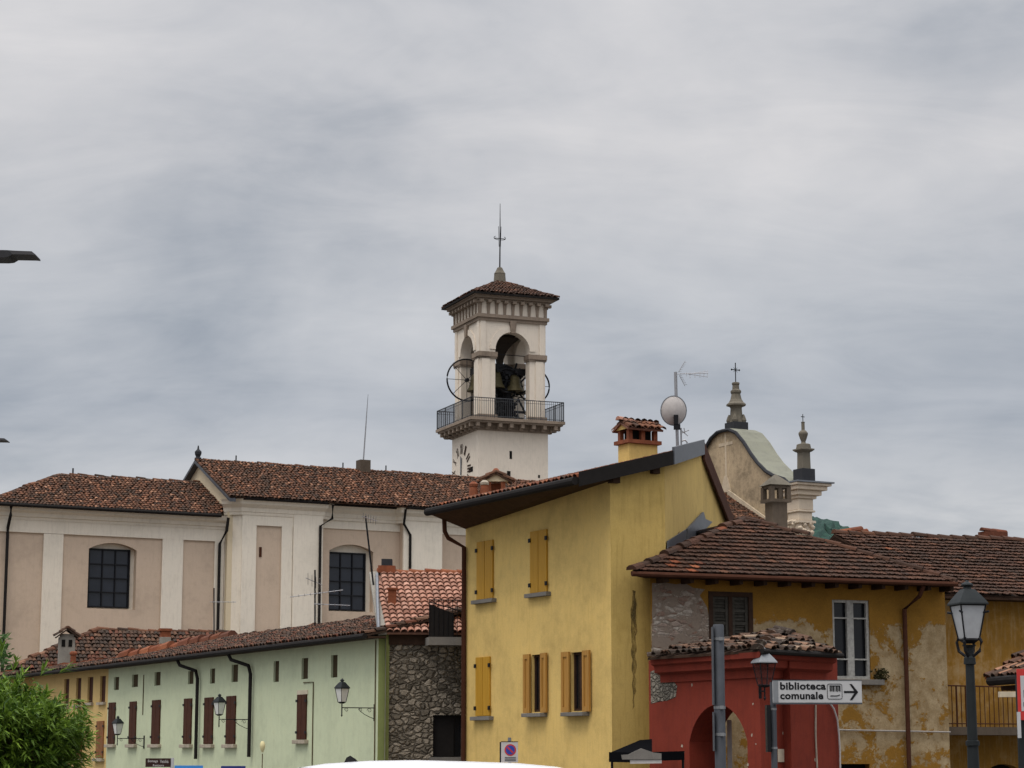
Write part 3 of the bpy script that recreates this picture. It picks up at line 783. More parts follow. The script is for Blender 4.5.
# end pier: shaft, capital, stepped cornice
zt = half[-1][1]
pk0, pk1 = 5.9, 6.9
sh = MB(); sh.fbox(FA, pk0, pk1, GZ, zt - 2.0, -.78, .05); sh.build('pier', M['pier_cream'], church)
co = MB()
for z0, z1, e_ in ((zt - 2.0, zt - 1.55, .0), (zt - 1.55, zt - 1.45, .14), (zt - 1.45, zt - .85, .05), (zt - .85, zt - .68, .2), (zt - .68, zt - .42, .42), (zt - .42, zt - .2, .66), (zt - .2, zt - .06, .84)):
    co.fbox(FA, pk0 - e_ * .6, pk1 + e_ * .75, z0, z1, -.80 - e_, .06 + e_ * .6)
co.build('pier_cornice', M['pier_cream'], church, bevel=0.04)
q = MB(); q.fbox(FA, pk0 - .6, pk1 + .72, zt - .058, zt + .02, -1.75, .6); q.build('pier_flashing', M['metal_grey'], church)
cp_ = MB()
rng = random.Random(9)
zk = zt - 2.0
for i in range(26):
    kk = rng.uniform(pk0, pk1); oo = rng.uniform(-.78, .05)
    if rng.random() < .6: kk = pk1 + .03
    else: oo = .08
    c_ = FA.pt(kk, zk + .05 - rng.random() * .75, oo)
    cp_.lathe(c_, [(.02, -.13), (.11, -.06), (.14, .03), (.06, .12)], 6)
cp_.fbox(FA, pk0 - .1, pk1 + .14, zk - .12, zk - .001, -.92, .16)
cp_.build('capital', M['pier_cream'], church, smooth=True)
# finials
fz = half[0][1] + .12
fc = FA.pt(0.0, fz, -TH * .52)
rot = math.atan2(a2.y, a2.x) + math.pi / 4
q = MB(); q.lathe(fc, [(.66, -.1), (.66, .42), (.56, .44)], 4, rot); q.build('finial_base', M['dark_stone'], church)
K8 = .84
q = MB(); q.lathe(fc, [(r_ * K8, z_ * K8 + .02) for r_, z_ in [(.50, .48), (.42, .9), (.38, 1.45), (.44, 1.55), (.66, 1.62), (.66, 1.72), (.5, 1.85), (.38, 2.05), (.30, 2.4), (.36, 2.5), (.36, 2.62), (.24, 2.72), (.22, 3.0), (.26, 3.05), (.26, 3.16), (.16, 3.2)]], 8, rot)
for i in range(4):
    a_ = rot + math.pi / 2 * i; q.lathe(fc + Vector((math.cos(a_) * .4, math.sin(a_) * .4, 0)), [(.13, .42), (.17, .55), (.1, .76), (.04, .88)], 6)
fin = q.build('finial', M['stone_trim'], church)
q = MB(); zt9 = 3.2 * K8; q.tube([fc + Vector((0, 0, zt9 - .05)), fc + Vector((0, 0, zt9 + 1.12))], .03, 6); zx = zt9 + .72; q.tube([fc + v3(-a2 * .26, zx), fc + v3(a2 * .26, zx)], .028, 6)
for s_ in (-1, 1):
    q.lathe(fc + v3(a2 * .26 * s_, zx), [(.01, -.06), (.05, 0), (.01, .06)], 6)
    q.tube([fc + v3(a2 * .13 * s_, zx - .13), fc + v3(a2 * .13 * -s_, zx + .13)], .012, 5)
q.build('cross', M['iron'], fin)
pc2 = FA.pt(6.55, zt + .02, -TH * .40)
q = MB(); q.lathe(pc2, [(.58, 0), (.58, .72), (.5, .74)], 4, rot); q.build('finial_base', M['dark_stone'], church)
q = MB(); q.lathe(pc2, [(.36, .72), (.34, 1.6), (.38, 1.64)], 4, rot); q.lathe(pc2, [(.42, 1.64), (.58, 1.74), (.58, 1.8), (.4, 1.83), (.36, 2.05), (.25, 2.09)], 4, rot)
q.lathe(pc2, [(.15, 2.07), (.11, 2.18), (.18, 2.36), (.25, 2.58), (.25, 2.66), (.17, 2.76), (.09, 2.82), (.09, 3.2), (.11, 3.24), (.05, 3.26)], 10)
fin2 = q.build('finial', M['stone_trim'], church)
q = MB(); q.tube([pc2 + Vector((0, 0, 3.24)), pc2 + Vector((0, 0, 3.66))], .022, 6); q.tube([pc2 + v3(-a2 * .11, 3.52), pc2 + v3(a2 * .11, 3.52)], .022, 6); q.build('cross', M['iron'], fin2)

# ------------------------------------------------------------------ bell tower
TD = 150.0; th = R(21.8)
ra = Vector((math.cos(th), math.sin(th))); la = Vector((-math.sin(th), math.cos(th)))   # right face / left face directions from the near corner
K = P(478.2, 470, TD); K2 = Vector((K.x, K.y)); TW = 5.25
def tz(y, Y=TD): return EYE + (755 - y) / 2182.0 * Y * 1.0
tower = thing('bell_tower', 'tall whitewashed bell tower with open arches and a railed balcony', 'bell tower', v3(K2 + (ra + la) * TW / 2, GZ))
RF = Fr(K2, ra); LFc = Fr(K2, la)
cen = K2 + (ra + la) * TW / 2
def zpx(y, off=0.0):
    d = ray(477, y); return EYE + d.z * ((TD + off) / d.y)
ZFL = zpx(416.5, -1); ZSL = zpx(427)         # balcony floor / bracket bottom
sh = MB()
sh.box(v3(cen, (GZ + ZSL) / 2), v3(ra * TW / 2, 0), v3(la * TW / 2, 0), (0, 0, (ZSL - GZ) / 2)); sh.build('shaft', M['tower_white'], tower)
def ring(mb, half_, z0, z1): mb.box(v3(cen, (z0 + z1) / 2), v3(ra * half_, 0), v3(la * half_, 0), (0, 0, (z1 - z0) / 2))
BH = TW / 2 + .93
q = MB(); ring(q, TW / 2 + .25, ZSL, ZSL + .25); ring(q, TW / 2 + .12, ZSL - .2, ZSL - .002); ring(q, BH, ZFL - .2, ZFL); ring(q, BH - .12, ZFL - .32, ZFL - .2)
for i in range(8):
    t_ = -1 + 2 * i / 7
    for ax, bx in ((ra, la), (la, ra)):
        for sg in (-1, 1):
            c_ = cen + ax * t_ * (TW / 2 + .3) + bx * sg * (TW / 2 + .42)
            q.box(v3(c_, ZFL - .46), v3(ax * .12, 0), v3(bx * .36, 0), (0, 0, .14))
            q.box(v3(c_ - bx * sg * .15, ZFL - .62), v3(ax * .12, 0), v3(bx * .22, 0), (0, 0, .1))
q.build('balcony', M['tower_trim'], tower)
q = MB()
RH = zpx(397, -1) - ZFL
for ax, bx in ((ra, la), (la, ra)):
    for sg in (-1, 1):
        e0 = cen + bx * sg * (BH - .08) - ax * (BH - .08); e1 = cen + bx * sg * (BH - .08) + ax * (BH - .08)
        q.tube([v3(e0, ZFL + RH), v3(e1, ZFL + RH)], .035, 6); q.tube([v3(e0, ZFL + .1), v3(e1, ZFL + .1)], .025, 6); q.tube([v3(e0, ZFL + RH - .2), v3(e1, ZFL + RH - .2)], .015, 5)
        nb = 44
        for i in range(nb + 1):
            p = e0 + (e1 - e0) * i / nb
            q.tube([v3(p, ZFL), v3(p, ZFL + RH)], .034 if i % 11 == 0 else .017, 5, False)
q.build('railing', M['rail_grey'], tower)
# belfry: four piers and arches, each wall a sheet with reveals
BW = 4.92; hw = BW / 2
ZI0, ZI1 = zpx(357), zpx(350.5); ZAP = zpx(331.5, .8); ZA0 = zpx(319.5); ZA1 = zpx(313)
q = MB()
OW = 1.3                                     # half opening
wallT = .75
frs = [Fr(cen - la * hw, ra, -la), Fr(cen - ra * hw, la, -ra), Fr(cen + la * hw, ra, la), Fr(cen + ra * hw, la, ra)]
for f in frs:
    hole = arch(-OW, OW, ZFL + .02, ZAP, OW, 18)
    q.wall(f, rect4(-hw, hw, ZFL, ZA0), [hole], 0.0, wallT)
    q.wall(f, rect4(-hw + wallT, hw - wallT, ZFL, ZA0), [hole], -wallT, 0)
q.build('belfry', M['tower_white'], tower)
q = MB()
for f in frs:                                # raised archivolts
    o_ = arch(-OW - .42, OW + .42, ZI1, ZAP + .42, OW + .42, 18)[2:]; i_ = arch(-OW, OW, ZI1, ZAP, OW, 18)[2:]
    for j in range(len(o_) - 1):
        q.face([f.pt(*o_[j], .07), f.pt(*o_[j + 1], .07), f.pt(*i_[j + 1], .07), f.pt(*i_[j], .07)])
        q.face([f.pt(*o_[j], .07), f.pt(*o_[j + 1], .07), f.pt(*o_[j + 1], 0), f.pt(*o_[j], 0)])
        q.face([f.pt(*i_[j], .07), f.pt(*i_[j + 1], .07), f.pt(*i_[j + 1], 0), f.pt(*i_[j], 0)])
    for sg in (-1, 1):
        q.fbox(f, sg * (hw - .42) - .3, sg * (hw - .42) + .3, ZFL, ZI0, 0, .07)
        q.fbox(f, sg * (hw - .22) - .2, sg * (hw - .22) + .2, ZI1, ZA0, 0, .075)
q.build('archivolt', M['tower_white'], tower)
for f in frs:
    for sg in (-1, 1):
        c_ = sg * (hw + OW) / 2; e_ = (hw - OW) / 2 + .1
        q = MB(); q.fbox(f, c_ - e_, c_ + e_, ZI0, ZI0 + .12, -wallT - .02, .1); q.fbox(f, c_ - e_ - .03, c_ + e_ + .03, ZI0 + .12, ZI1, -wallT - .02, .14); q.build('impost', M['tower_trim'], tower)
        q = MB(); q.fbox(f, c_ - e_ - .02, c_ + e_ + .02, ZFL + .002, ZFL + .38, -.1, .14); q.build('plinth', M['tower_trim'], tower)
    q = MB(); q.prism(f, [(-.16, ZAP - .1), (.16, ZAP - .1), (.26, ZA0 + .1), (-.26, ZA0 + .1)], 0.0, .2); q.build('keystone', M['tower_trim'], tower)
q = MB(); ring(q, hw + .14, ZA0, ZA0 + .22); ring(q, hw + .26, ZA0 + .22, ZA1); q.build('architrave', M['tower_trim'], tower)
ZC = zpx(299); ZCT = zpx(294.5, -1)
q = MB(); ring(q, hw + .06, ZA1, ZC); q.build('frieze', M['tower_white'], tower)
q = MB()
CH_ = hw + .78
for f in frs:
    for i in range(9):
        c_ = -hw - .02 + (2 * hw + .04) * i / 8
        q.prism(f, [(c_ - .15, ZC), (c_ + .15, ZC), (c_ + .08, ZA1 + .02), (c_ - .08, ZA1 + .02)], .06, .14)
        q.fbox(f, c_ - .14, c_ + .14, ZC - .22, ZC - .02, .14, .48)
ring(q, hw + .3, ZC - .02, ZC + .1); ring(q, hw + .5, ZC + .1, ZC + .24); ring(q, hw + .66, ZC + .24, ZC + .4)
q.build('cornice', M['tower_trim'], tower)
ZRT = ZC + .4; ZRA = zpx(280, 3)
q = MB()
cs = [cen - ra * CH_ - la * CH_, cen + ra * CH_ - la * CH_, cen + ra * CH_ + la * CH_, cen - ra * CH_ + la * CH_]
for i in range(4):
    A_, B_ = v3(cs[i], ZRT + .02), v3(cs[(i + 1) % 4], ZRT + .02)
    tiles(q, [A_, B_, v3(cen, ZRA)], B_ - A_, .24, .4, PAL_DARK, 40 + i, jit=.02)
    caps(q, A_, v3(cen, ZRA), .13, .45, PAL_DARK, 50 + i)
q.build('roof', M['tile_dark'], tower)
q = MB()
ring(q, CH_ + .03, ZRT - .12, ZRT + .015)
q.build('roof_edge', M['gutter'], tower)
tp = v3(cen, ZRA - .25)
q = MB(); q.lathe(tp, [(.46, 0), (.40, .75), (.42, .8), (.30, .98), (.17, 1.25)], 8); q.build('pinnacle', M['stone_trim'], tower)
q = MB(); q.tube([tp + Vector((0, 0, 1.2)), tp + Vector((.02, 0, 3.6)), tp + Vector((.02, 0, 6.0))], [.06, .05, .02], 6)
zc_ = 3.4
for s_ in (-1, 1):
    pts = [tp + v3(ra * s_ * (.1 + .36 * math.sin(t)), zc_ + .16 * s_ * .0 + .14 * (1 - math.cos(t)) - .1) for t in [i * .35 for i in range(8)]]
    q.tube(pts, .022, 5)
    q.tube([tp + v3(ra * s_ * .06, zc_ - .6), tp + v3(ra * s_ * .1, zc_ + .9)], .018, 5)
q.tube([tp + v3(-ra * .42, zc_), tp + v3(ra * .42, zc_)], .03, 6)
q.build('cross', M['iron'], tower)
# bell frame
q = MB()
ZBm = zpx(377)
for sg in (-1, 1):
    for t_ in (-.55, .25):
        c_ = cen + la * sg * .75 + ra * t_ * 1.4
        q.box(v3(c_, (ZFL + ZBm + .1) / 2), v3(ra * .2, 0), v3(la * .16, 0), (0, 0, (ZBm + .1 - ZFL) / 2))
    q.box(v3(cen + la * sg * .75, ZBm + .55), v3(ra * 1.35, 0), v3(la * .1, 0), (0, 0, .16))
    q.box(v3(cen + la * sg * .75, ZFL + .95), v3(ra * 1.7, 0), v3(la * .08, 0), (0, 0, .08))
    q.box(v3(cen + la * sg * .75, ZFL + .45), v3(ra * 1.5, 0), v3(la * .08, 0), (0, 0, .06))
    q.box(v3(cen + ra * sg * .7, ZBm + .8), v3(ra * .1, 0), v3(la * 1.5, 0), (0, 0, .12))
    q.tube([v3(cen + la * sg * .75 - ra * 1.3, ZFL), v3(cen + la * sg * .75 + ra * .8, ZBm + .3)], .09, 6)
    q.tube([v3(cen + la * sg * .75 + ra * 1.3, ZFL), v3(cen + la * sg * .75 - ra * .6, ZBm + .3)], .09, 6)
q.box(v3(cen - la * .5, ZBm + .1), v3(ra * .35, 0), v3(la * .3, 0), (0, 0, .75)); q.box(v3(cen - la * .3 + ra * .3, (ZFL + ZBm) / 2), v3(ra * .28, 0), v3(la * .28, 0), (0, 0, (ZBm - ZFL) / 2))
q.tube([v3(cen - la * 1.2 + ra * (.1 + .85 * math.cos(t * .35)), ZBm + .15 + .85 * math.sin(t * .35)) for t in range(19)], .09, 6, False)
for a_ in range(6): q.tube([v3(cen - la * 1.2 + ra * .1, ZBm + .15), v3(cen - la * 1.2 + ra * (.1 + .85 * math.cos(a_ * 1.05)), ZBm + .15 + .85 * math.sin(a_ * 1.05))], .04, 5, False)
rng = random.Random(15)
for i in range(110):
    pa_ = cen + ra * rng.uniform(-1.3, 1.3) + la * rng.uniform(-1.0, .8); za_ = rng.uniform(ZFL + .6, ZBm + 1.0)
    dv_ = Vector((rng.gauss(0, .5), rng.gauss(0, .5), rng.gauss(0, .5)))
    q.tube([v3(pa_, za_), v3(pa_, za_) + dv_], rng.uniform(.04, .09), 5)
rng = random.Random(5)
for i in range(9):
    q.lathe(v3(cen - la * .8 + ra * (-1.25 + i * .31), ZBm + .7), [(.06, 0), (.09, .22), (.05, .3), (.1, .38), (.02, .5)], 6)
q.tube([v3(cen - la * 1.9 - ra * 1.3, zpx(351)), v3(cen - la * 1.9 + ra * 1.3, zpx(351))], .03, 5)
q.build('bell_frame', M['iron'], tower)
q = MB(); q.lathe(v3(cen, ZAP - 1.1), [(.25, -.9), (.32, -.4), (.55, .1), (1.0, .6), (hw - wallT - .02, 1.0)], 4, th + math.pi / 4, cap=False); ring(q, hw - wallT, ZA0 - .25, ZA0 - .05); q.build('vault', M['interior'], tower)
# clock
ck, cz = LFc.hit(461.5, 471)
R_N = zpx(447) - zpx(471)
for i in range(1, 13):
    clk = MB()
    t_ = ['', 'I', 'II', 'III', 'IIII', 'V', 'VI', 'VII', 'VIII', 'IX', 'X', 'XI', 'XII'][i]
    an = math.pi / 2 - i * math.pi / 6
    # seen from outside the left face, +la runs to the viewer's left
    rad = Vector((-math.cos(an), math.sin(an))); tg = Vector((rad.y, -rad.x))
    wv = .15 + .12 * len(t_); hv = .70
    def fn(x, y, rad=rad, tg=tg, wv=wv, hv=hv):
        u_ = rad * (R_N * .93 + (y - .5) * hv) - tg * ((x - .5) * wv)
        return LFc.pt(ck + u_.x, cz + u_.y, .03)
    add_text(clk, t_, fn, .02)
    clk.build('numeral', M['dark_wood'], tower)
q = MB()
for a_, ln, wd in ((math.pi / 2 + .05, R_N * .62, .05), (math.pi / 2 - .12, R_N * .55, .07)):
    c_, s_ = -math.cos(a_), math.sin(a_)
    p0 = (ck - c_ * .3, cz - s_ * .3); p1 = (ck + c_ * ln, cz + s_ * ln)
    q.prism(LFc, [(p0[0] - wd * s_, p0[1]), (p0[0] + wd * s_, p0[1]), (p1[0] + wd * .5, p1[1]), (p1[0] - wd * .5, p1[1])], .04, .08)
q.build('clock_hands', M['metal_grey'], tower)
for x0, y0, x1, y1 in ((509.5, 451, 512, 459), (507, 471, 510.5, 476.5), (538, 475, 540, 478)):
    r_ = RF.rect(x0, y0, x1, y1); q = MB(); q.fbox(RF, r_[0], r_[1], r_[2], r_[3], -.02, .01); q.build('slit', M['black_void'], tower)
r_ = LFc.rect(469, 467, 473, 472); q = MB(); q.fbox(LFc, r_[0], r_[1], r_[2], r_[3], -.02, .02); q.build('slit', M['black_void'], tower)
# bells
def make_bell(c, size, label, wheel, axis, wr=1.5, wdir=None):
    t = thing('church_bell', label, 'bell', c, 'bells in the open belfry')
    s = size
    q = MB(); q.lathe(c, [(.52 * s, 0), (.50 * s, .06 * s), (.40 * s, .22 * s), (.33 * s, .5 * s), (.29 * s, .75 * s), (.2 * s, .88 * s), (.06 * s, .92 * s)], 20); q.build('bell_body', M['bronze'], t, smooth=True)
    q = MB(); q.lathe(c, [(.04, -.12 * s), (.11 * s, -.08 * s), (.09 * s, .02), (.03, .5 * s)], 8); q.build('clapper', M['iron'], t)
    q = MB(); q.box(c + Vector((0, 0, 1.08 * s)), v3(axis * .62 * s, 0), v3(Vector((-axis.y, axis.x)) * .13 * s, 0), (0, 0, .17 * s)); q.tube([c + v3(-axis * .9 * s, 1.0 * s), c + v3(axis * .9 * s, 1.0 * s)], .06, 6); q.build('yoke', M['iron'], t)
    if wheel:
        wc = c + v3(wheel, 0); wc.z = c.z + 1.0 * s * 0 + .55 * s
        pr = wdir
        q = MB(); n = 40
        q.tube([wc + v3(pr * wr * math.cos(2 * math.pi * i / n), wr * math.sin(2 * math.pi * i / n)) for i in range(n + 1)], .06, 6, False)
        for i in range(8):
            a_ = 2 * math.pi * i / 8; q.tube([wc, wc + v3(pr * wr * math.cos(a_), wr * math.sin(a_))], .022, 5, False)
        q.tube([wc - v3(Vector((-pr.y, pr.x)) * .15, 0), wc + v3(Vector((-pr.y, pr.x)) * .15, 0)], .14, 8)
        q.build('wheel', M['iron'], t)
bz = zpx(389, 1)
# the left opening lies at cen - ra*hw; the right-hand wheel peeps out past the far pier
make_bell(v3(cen - ra * 1.75 + la * .0, zpx(388.5, 1.5)), 1.4, 'bronze bell with a big spoked wheel in the left arch of the tower', ra * -.75 + la * .0, la, 1.5, ra)
make_bell(v3(cen - ra * .75 - la * 1.0, zpx(383)), 1.4, 'bronze bell at the left of the wide right-hand arch', la * -.2 + ra * .75, ra, .85, ra)
make_bell(v3(cen + ra * .72 - la * 1.0, zpx(385)), 1.3, 'bronze bell at the right of the wide right-hand arch', None, ra)
make_bell(v3(cen + ra * 1.6 + la * .6, zpx(388, 2)), 1.2, 'bell with a spoked wheel poking out behind the right pier of the tower', ra * 1.2 - la * .1, la, 1.25, ra)

# ------------------------------------------------------------------ pale houses along the street (green, orange) and the stone house
ug = Vector((-0.466, 0.885)).normalized(); vg = Vector((ug.y * 1.0, -ug.x * 1.0))
Cg = P(378, 700, 58.0); GF = Fr((Cg.x, Cg.y), ug, -vg)
zge = GF.hit(380, 634, .4)[1]
t107 = GF.hit(107.5, 710)[0]; tend = GF.hit(-40, 720)[0]
green = thing('green_house', 'long pale green house with narrow brown shutters and small attic openings', 'house', v3(GF.pt(12, 0)[:2], GZ))
attic = [(114, 119, 677, 690), (132, 138, 674.5, 687), (154.5, 160.5, 672, 685.5), (188, 193.5, 671, 684), (210, 215, 668.5, 683.5), (231.5, 238, 664.5, 682), (273.5, 279, 661, 682), (301.5, 308, 658, 679), (331, 337.5, 655, 677.5)]
holes = []; atts = []
for x0, x1, y0, y1 in attic:
    r_ = GF.rect(x0, y0, x1, y1); atts.append(r_); holes.append(rect4(*r_))
m = MB(); m.wall(GF, rect4(0, t107, GZ, zge + .1), holes, 0, .07)
m.face([GF.pt(0, GZ, -7), GF.pt(t107, GZ, -7), GF.pt(t107, zge + .1, -7), GF.pt(0, zge + .1, -7)])
m.build('wall', M['green_wall'], green)
for r_ in atts:
    q = MB(); q.fbox(GF, r_[0] - .02, r_[1] + .02, r_[2] - .02, r_[3] + .02, -.3, -.065); q.build('attic_opening', M['attic_dark'], green)
def shutter_closed(fr, rc, mat, parent, sillm='sill_stone', split=True, surround=None):
    k0, k1, z0, z1 = rc
    q = MB(); km = (k0 + k1) / 2
    q.fbox(fr, k0, km - .008, z0, z1, .0, .045); q.fbox(fr, km + .008, k1, z0, z1, .0, .045)
    sh_ = q.build('shutter', M[mat], parent, bevel=.006)
    for z_ in (z0 + .16 * (z1 - z0), z1 - .14 * (z1 - z0)):
        for kk in (k0, k1): q = MB(); q.fbox(fr, kk - .07, kk + .07, z_ - .035, z_ + .035, .045, .06); q.build('hinge', M['iron'], sh_)
    q = MB(); q.fbox(fr, k0 - .13, k1 + .13, z0 - .12, z0 - .01, -.02, .13); q.build('sill', M[sillm], parent, bevel=.01)
    if surround:
        q = MB(); q.fbox(fr, k0 - .05, k1 + .05, z1, z1 + .12, -.01, .02); q.build('lintel', M[surround], parent)
gsh = [(109, 115.5, 702.5, 744), (130, 136.5, 701.5, 744), (152.5, 160.5, 700, 744), (184.5, 192, 698.5, 744), (205, 213.5, 697.5, 744), (227, 236, 696, 744), (298, 307, 694.5, 739.5)]
for x0, x1, y0, y1 in gsh: shutter_closed(GF, GF.rect(x0, y0, x1, y1), 'brown_shutter', green, surround=('pale_cream' if x0 > 290 else None))
# roof of the green house
zgr = EYE + 4.0; OV = .45
def gp(k, o, z): return GF.pt(k, z, o)
k234 = GF.hit(234, 630, -3.2)[0]
k95 = GF.hit(88, 668, .1)[0]
kr = -.25
zz_ = lambda o: zge + .02 + (zgr - zge) * (OV - o) / (OV + 3.2)
poly = [gp(kr, OV, zz_(OV)), gp(t107, OV, zz_(OV)), gp(t107, -.55, zz_(-.55)), gp(k234, -3.2, zz_(-3.2)), gp(kr, -3.2, zz_(-3.2))]
b = MB(); tiles(b, poly, v3(ug, 0), .18, .30, PAL_GREEN + PAL_RED[2:], 61, jit=.018)
caps(b, gp(kr, -3.2, zgr), gp(k234, -3.2, zgr), .14, .4, PAL_GREEN, 62, .04)
caps(b, gp(k234, -3.2, zgr), gp(t107, -.55, zz_(-.55)) + Vector((0, 0, .05)), .32, .42, PAL_RED, 63, .03)
b.face([gp(kr, -3.2, zgr - .02), gp(k234, -3.2, zgr - .02), gp(k234, -7, zge), gp(kr, -7, zge)])
b.build('roof', M['tile_green'], green)
b = MB()
b.slab([gp(kr, OV - .03, zge - .02), gp(t107, OV - .03, zge - .02), gp(t107, -.1, zge - .01), gp(kr, -.1, zge - .01)], .05); b.build('eave_board', M['dark_wood'], green)
b = MB(); b.tube([gp(kr, OV + .06, zge - .02), gp(t107, OV + .06, zge - .02)], .075); b.build('gutter', M['gutter'], green)
def gpipe(x0, ytop, ybot):
    k_ = GF.hit(x0, 710, .1)[0]; zb = GF.hit(x0, ybot, .1)[1]
    downpipe([GF.pt(k_ + 1.0, zge - .05, OV + .02), GF.pt(k_ + .9, zge - .25, OV - .05), GF.pt(k_ + .1, zge - .45, .14), GF.pt(k_, zge - .7, .11), GF.pt(k_, zb, .11)], .055, 'gutter', green)
gpipe(197, 670, 759); gpipe(250, 660, 757)
for x, y0, y1 in ((313, 682, 768), (375, 640, 768), (143, 675, 715)):
    k_ = GF.hit(x, 700, .02)[0]; pts = [GF.pt(k_, GF.hit(x, y1)[1], .02), GF.pt(k_, GF.hit(x, y0)[1], .02)]
    if x == 313: pts.append(GF.pt(GF.hit(304, 682)[0], GF.hit(313, 682)[1], .02))
    q = MB(); q.tube(pts, .016, 5); q.build('cable', M['stem'], green)
# green return at the corner
GEn = Fr((Cg.x, Cg.y), vg, -ug)
kg = GEn.hit(389, 700)[0]
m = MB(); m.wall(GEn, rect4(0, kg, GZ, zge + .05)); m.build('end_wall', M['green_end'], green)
# orange house
orange = thing('orange_house', 'pale orange house between the bush and the green house', 'house', v3(GF.pt(t107 + 6, 0)[:2], GZ))
oat = [(64, 69, 679, 706), (76, 81, 678, 705), (87.5, 93, 677, 702.5), (100, 105.5, 676, 702)]
atts = [GF.rect(x0, y0, x1, y1) for x0, x1, y0, y1 in oat]
m = MB(); m.wall(GF, rect4(t107, tend, GZ, zge + .1), [rect4(*r_) for r_ in atts], 0, .08)
m.face([GF.pt(t107, GZ, -7), GF.pt(tend, GZ, -7), GF.pt(tend, zge + .1, -7), GF.pt(t107, zge + .1, -7)])
m.build('wall', M['orange_wall'], orange)
for r_ in atts:
    q = MB(); q.fbox(GF, r_[0] - .02, r_[1] + .02, r_[2] - .02, r_[3] + .02, -.3, -.075); wn = q.build('window', M['brown_shutter'], orange)
    q = MB(); q.fbox(GF, r_[0] - .1, r_[1] + .1, r_[2] - .1, r_[2] - .005, -.02, .1); q.build('sill', M['sill_stone'], wn)
for x0, x1, y0, y1 in ((97, 104, 721, 758), (76, 82.5, 722, 759)): shutter_closed(GF, GF.rect(x0, y0, x1, y1), 'rust_shutter', orange)
b = MB(); poly = [gp(t107, OV, zz_(OV)), gp(tend, OV, zz_(OV)), gp(tend, -3.2, zz_(-3.2) - .35), gp(t107, -.55, zz_(-.55))]
poly = [gp(t107, OV, zz_(OV)), gp(tend, OV, zz_(OV)), gp(tend, -.6, zz_(-.6)), gp(t107, -.6, zz_(-.6))]
tiles(b, poly, v3(ug, 0), .18, .30, PAL_GREEN, 65, jit=.018); caps(b, gp(t107, -.6, zz_(-.6)), gp(tend, -.6, zz_(-.6)), .16, .4, PAL_RED, 66); b.build('roof', M['tile_green'], orange)
b = MB(); b.tube([gp(t107 + .01, OV + .06, zge - .02), gp(tend, OV + .06, zge - .02)], .075); b.build('gutter', M['gutter'], orange)
# roof of the house behind
YB = 91.0
b1, b2 = P(97, 630, YB), P(228, 633, YB + 2.0)
rear = thing('rear_house', 'low house behind with a dark hipped tile roof under the church wall', 'house', Vector(((b1.x + b2.x) / 2, YB, GZ)))
zre = zge + .25
el = P(8, 676, YB - 4); el.z = zre; er = el + (b2 - b1) * 1.75
b = MB(); tiles(b, [el, er, b2, b1], er - el, .17, .29, PAL_GREEN + PAL_RED[2:], 71, jit=.014); caps(b, el, b1, .15, .4, PAL_OLD, 72, .03); caps(b, b1, b2, .12, .4, PAL_OLD, 73)
b.face([b1, b2, b2 + Vector((1, 5, -2)), b1 + Vector((-1, 5, -2))]); b.build('roof', M['tile_green'], rear)
b = MB(); b.slab([el + Vector((.3, .5, -.05)), er + Vector((0, .5, -.05)), er + Vector((0, 7, -.05)), el + Vector((.3, 7, -.05))], zre - GZ - .05); b.build('wall', M['orange_wall'], rear)
# its chimneys
cb = P(66, 662, YB - 3.5)
def vchim(name, label, base, w_, d_, h_, mat, capkind, rotv, zdown=1.0):
    t = thing(name, label, 'chimney', base)
    ax = Vector((rotv.x, rotv.y, 0)); ay = Vector((-rotv.y, rotv.x, 0))
    q = MB(); q.box(base + Vector((0, 0, (h_ - zdown) / 2)), ax * w_ / 2, ay * d_ / 2, (0, 0, (h_ + zdown) / 2)); q.build('stack', M[mat], t, bevel=.01)
    top = base + Vector((0, 0, h_))
    return t, top, ax, ay
t, top, ax, ay = vchim('chimney', 'grey rendered chimney with a little gabled tile cap above the bush', cb, .62, .6, .98, 'grey_plaster', None, Vector((.96, .28)))
q = MB()
for sx in (-.15, .12):
    q.box(top + ax * sx - ay * .305 + Vector((0, 0, -.25)), ax * .07, ay * .012, (0, 0, .14))
q.build('vent', M['black_void'], t)
q = MB()
for sg in (-1, 1): tiles(q, [top + ax * sg * .44 - ay * .45 + Vector((0, 0, 0)), top + ax * sg * .44 + ay * .45, top + ay * .45 + Vector((0, 0, .33)), top - ay * .45 + Vector((0, 0, .33))], ay, .2, .3, PAL_GREEN, 75 + sg)
caps(q, top - ay * .47 + Vector((0, 0, .33)), top + ay * .47 + Vector((0, 0, .33)), .1, .3, PAL_OLD, 77)
q.build('tile_cap', M['tile_green'], t)
q = MB(); q.box(top + Vector((0, 0, .06)), ax * .26, ay * .28, (0, 0, .06)); q.build('cap_infill', M['grey_plaster'], t)
t = thing('clay_pot', 'small round terracotta flue pot beside the grey gabled chimney', 'chimney pot', P(73, 664, YB - 4))
q = MB(); q.lathe(org(t), [(.12, -.3), (.11, .35), (.15, .37), (.15, .45), (.09, .5)], 10); q.build('pot', M['terracotta'], t, smooth=True)
cb = P(165, 641, YB - 2)
t, top, ax, ay = vchim('chimney', 'short square chimney with a red brick top on the dark rear roof', cb, .42, .42, .15, 'grey_plaster', None, Vector((.96, .28)))
q = MB(); q.box(top + Vector((0, 0, .13)), ax * .2, ay * .2, (0, 0, .13)); q.box(top + Vector((0, 0, .3)), ax * .25, ay * .25, (0, 0, .05)); q.build('brick_top', M['terracotta'], t)
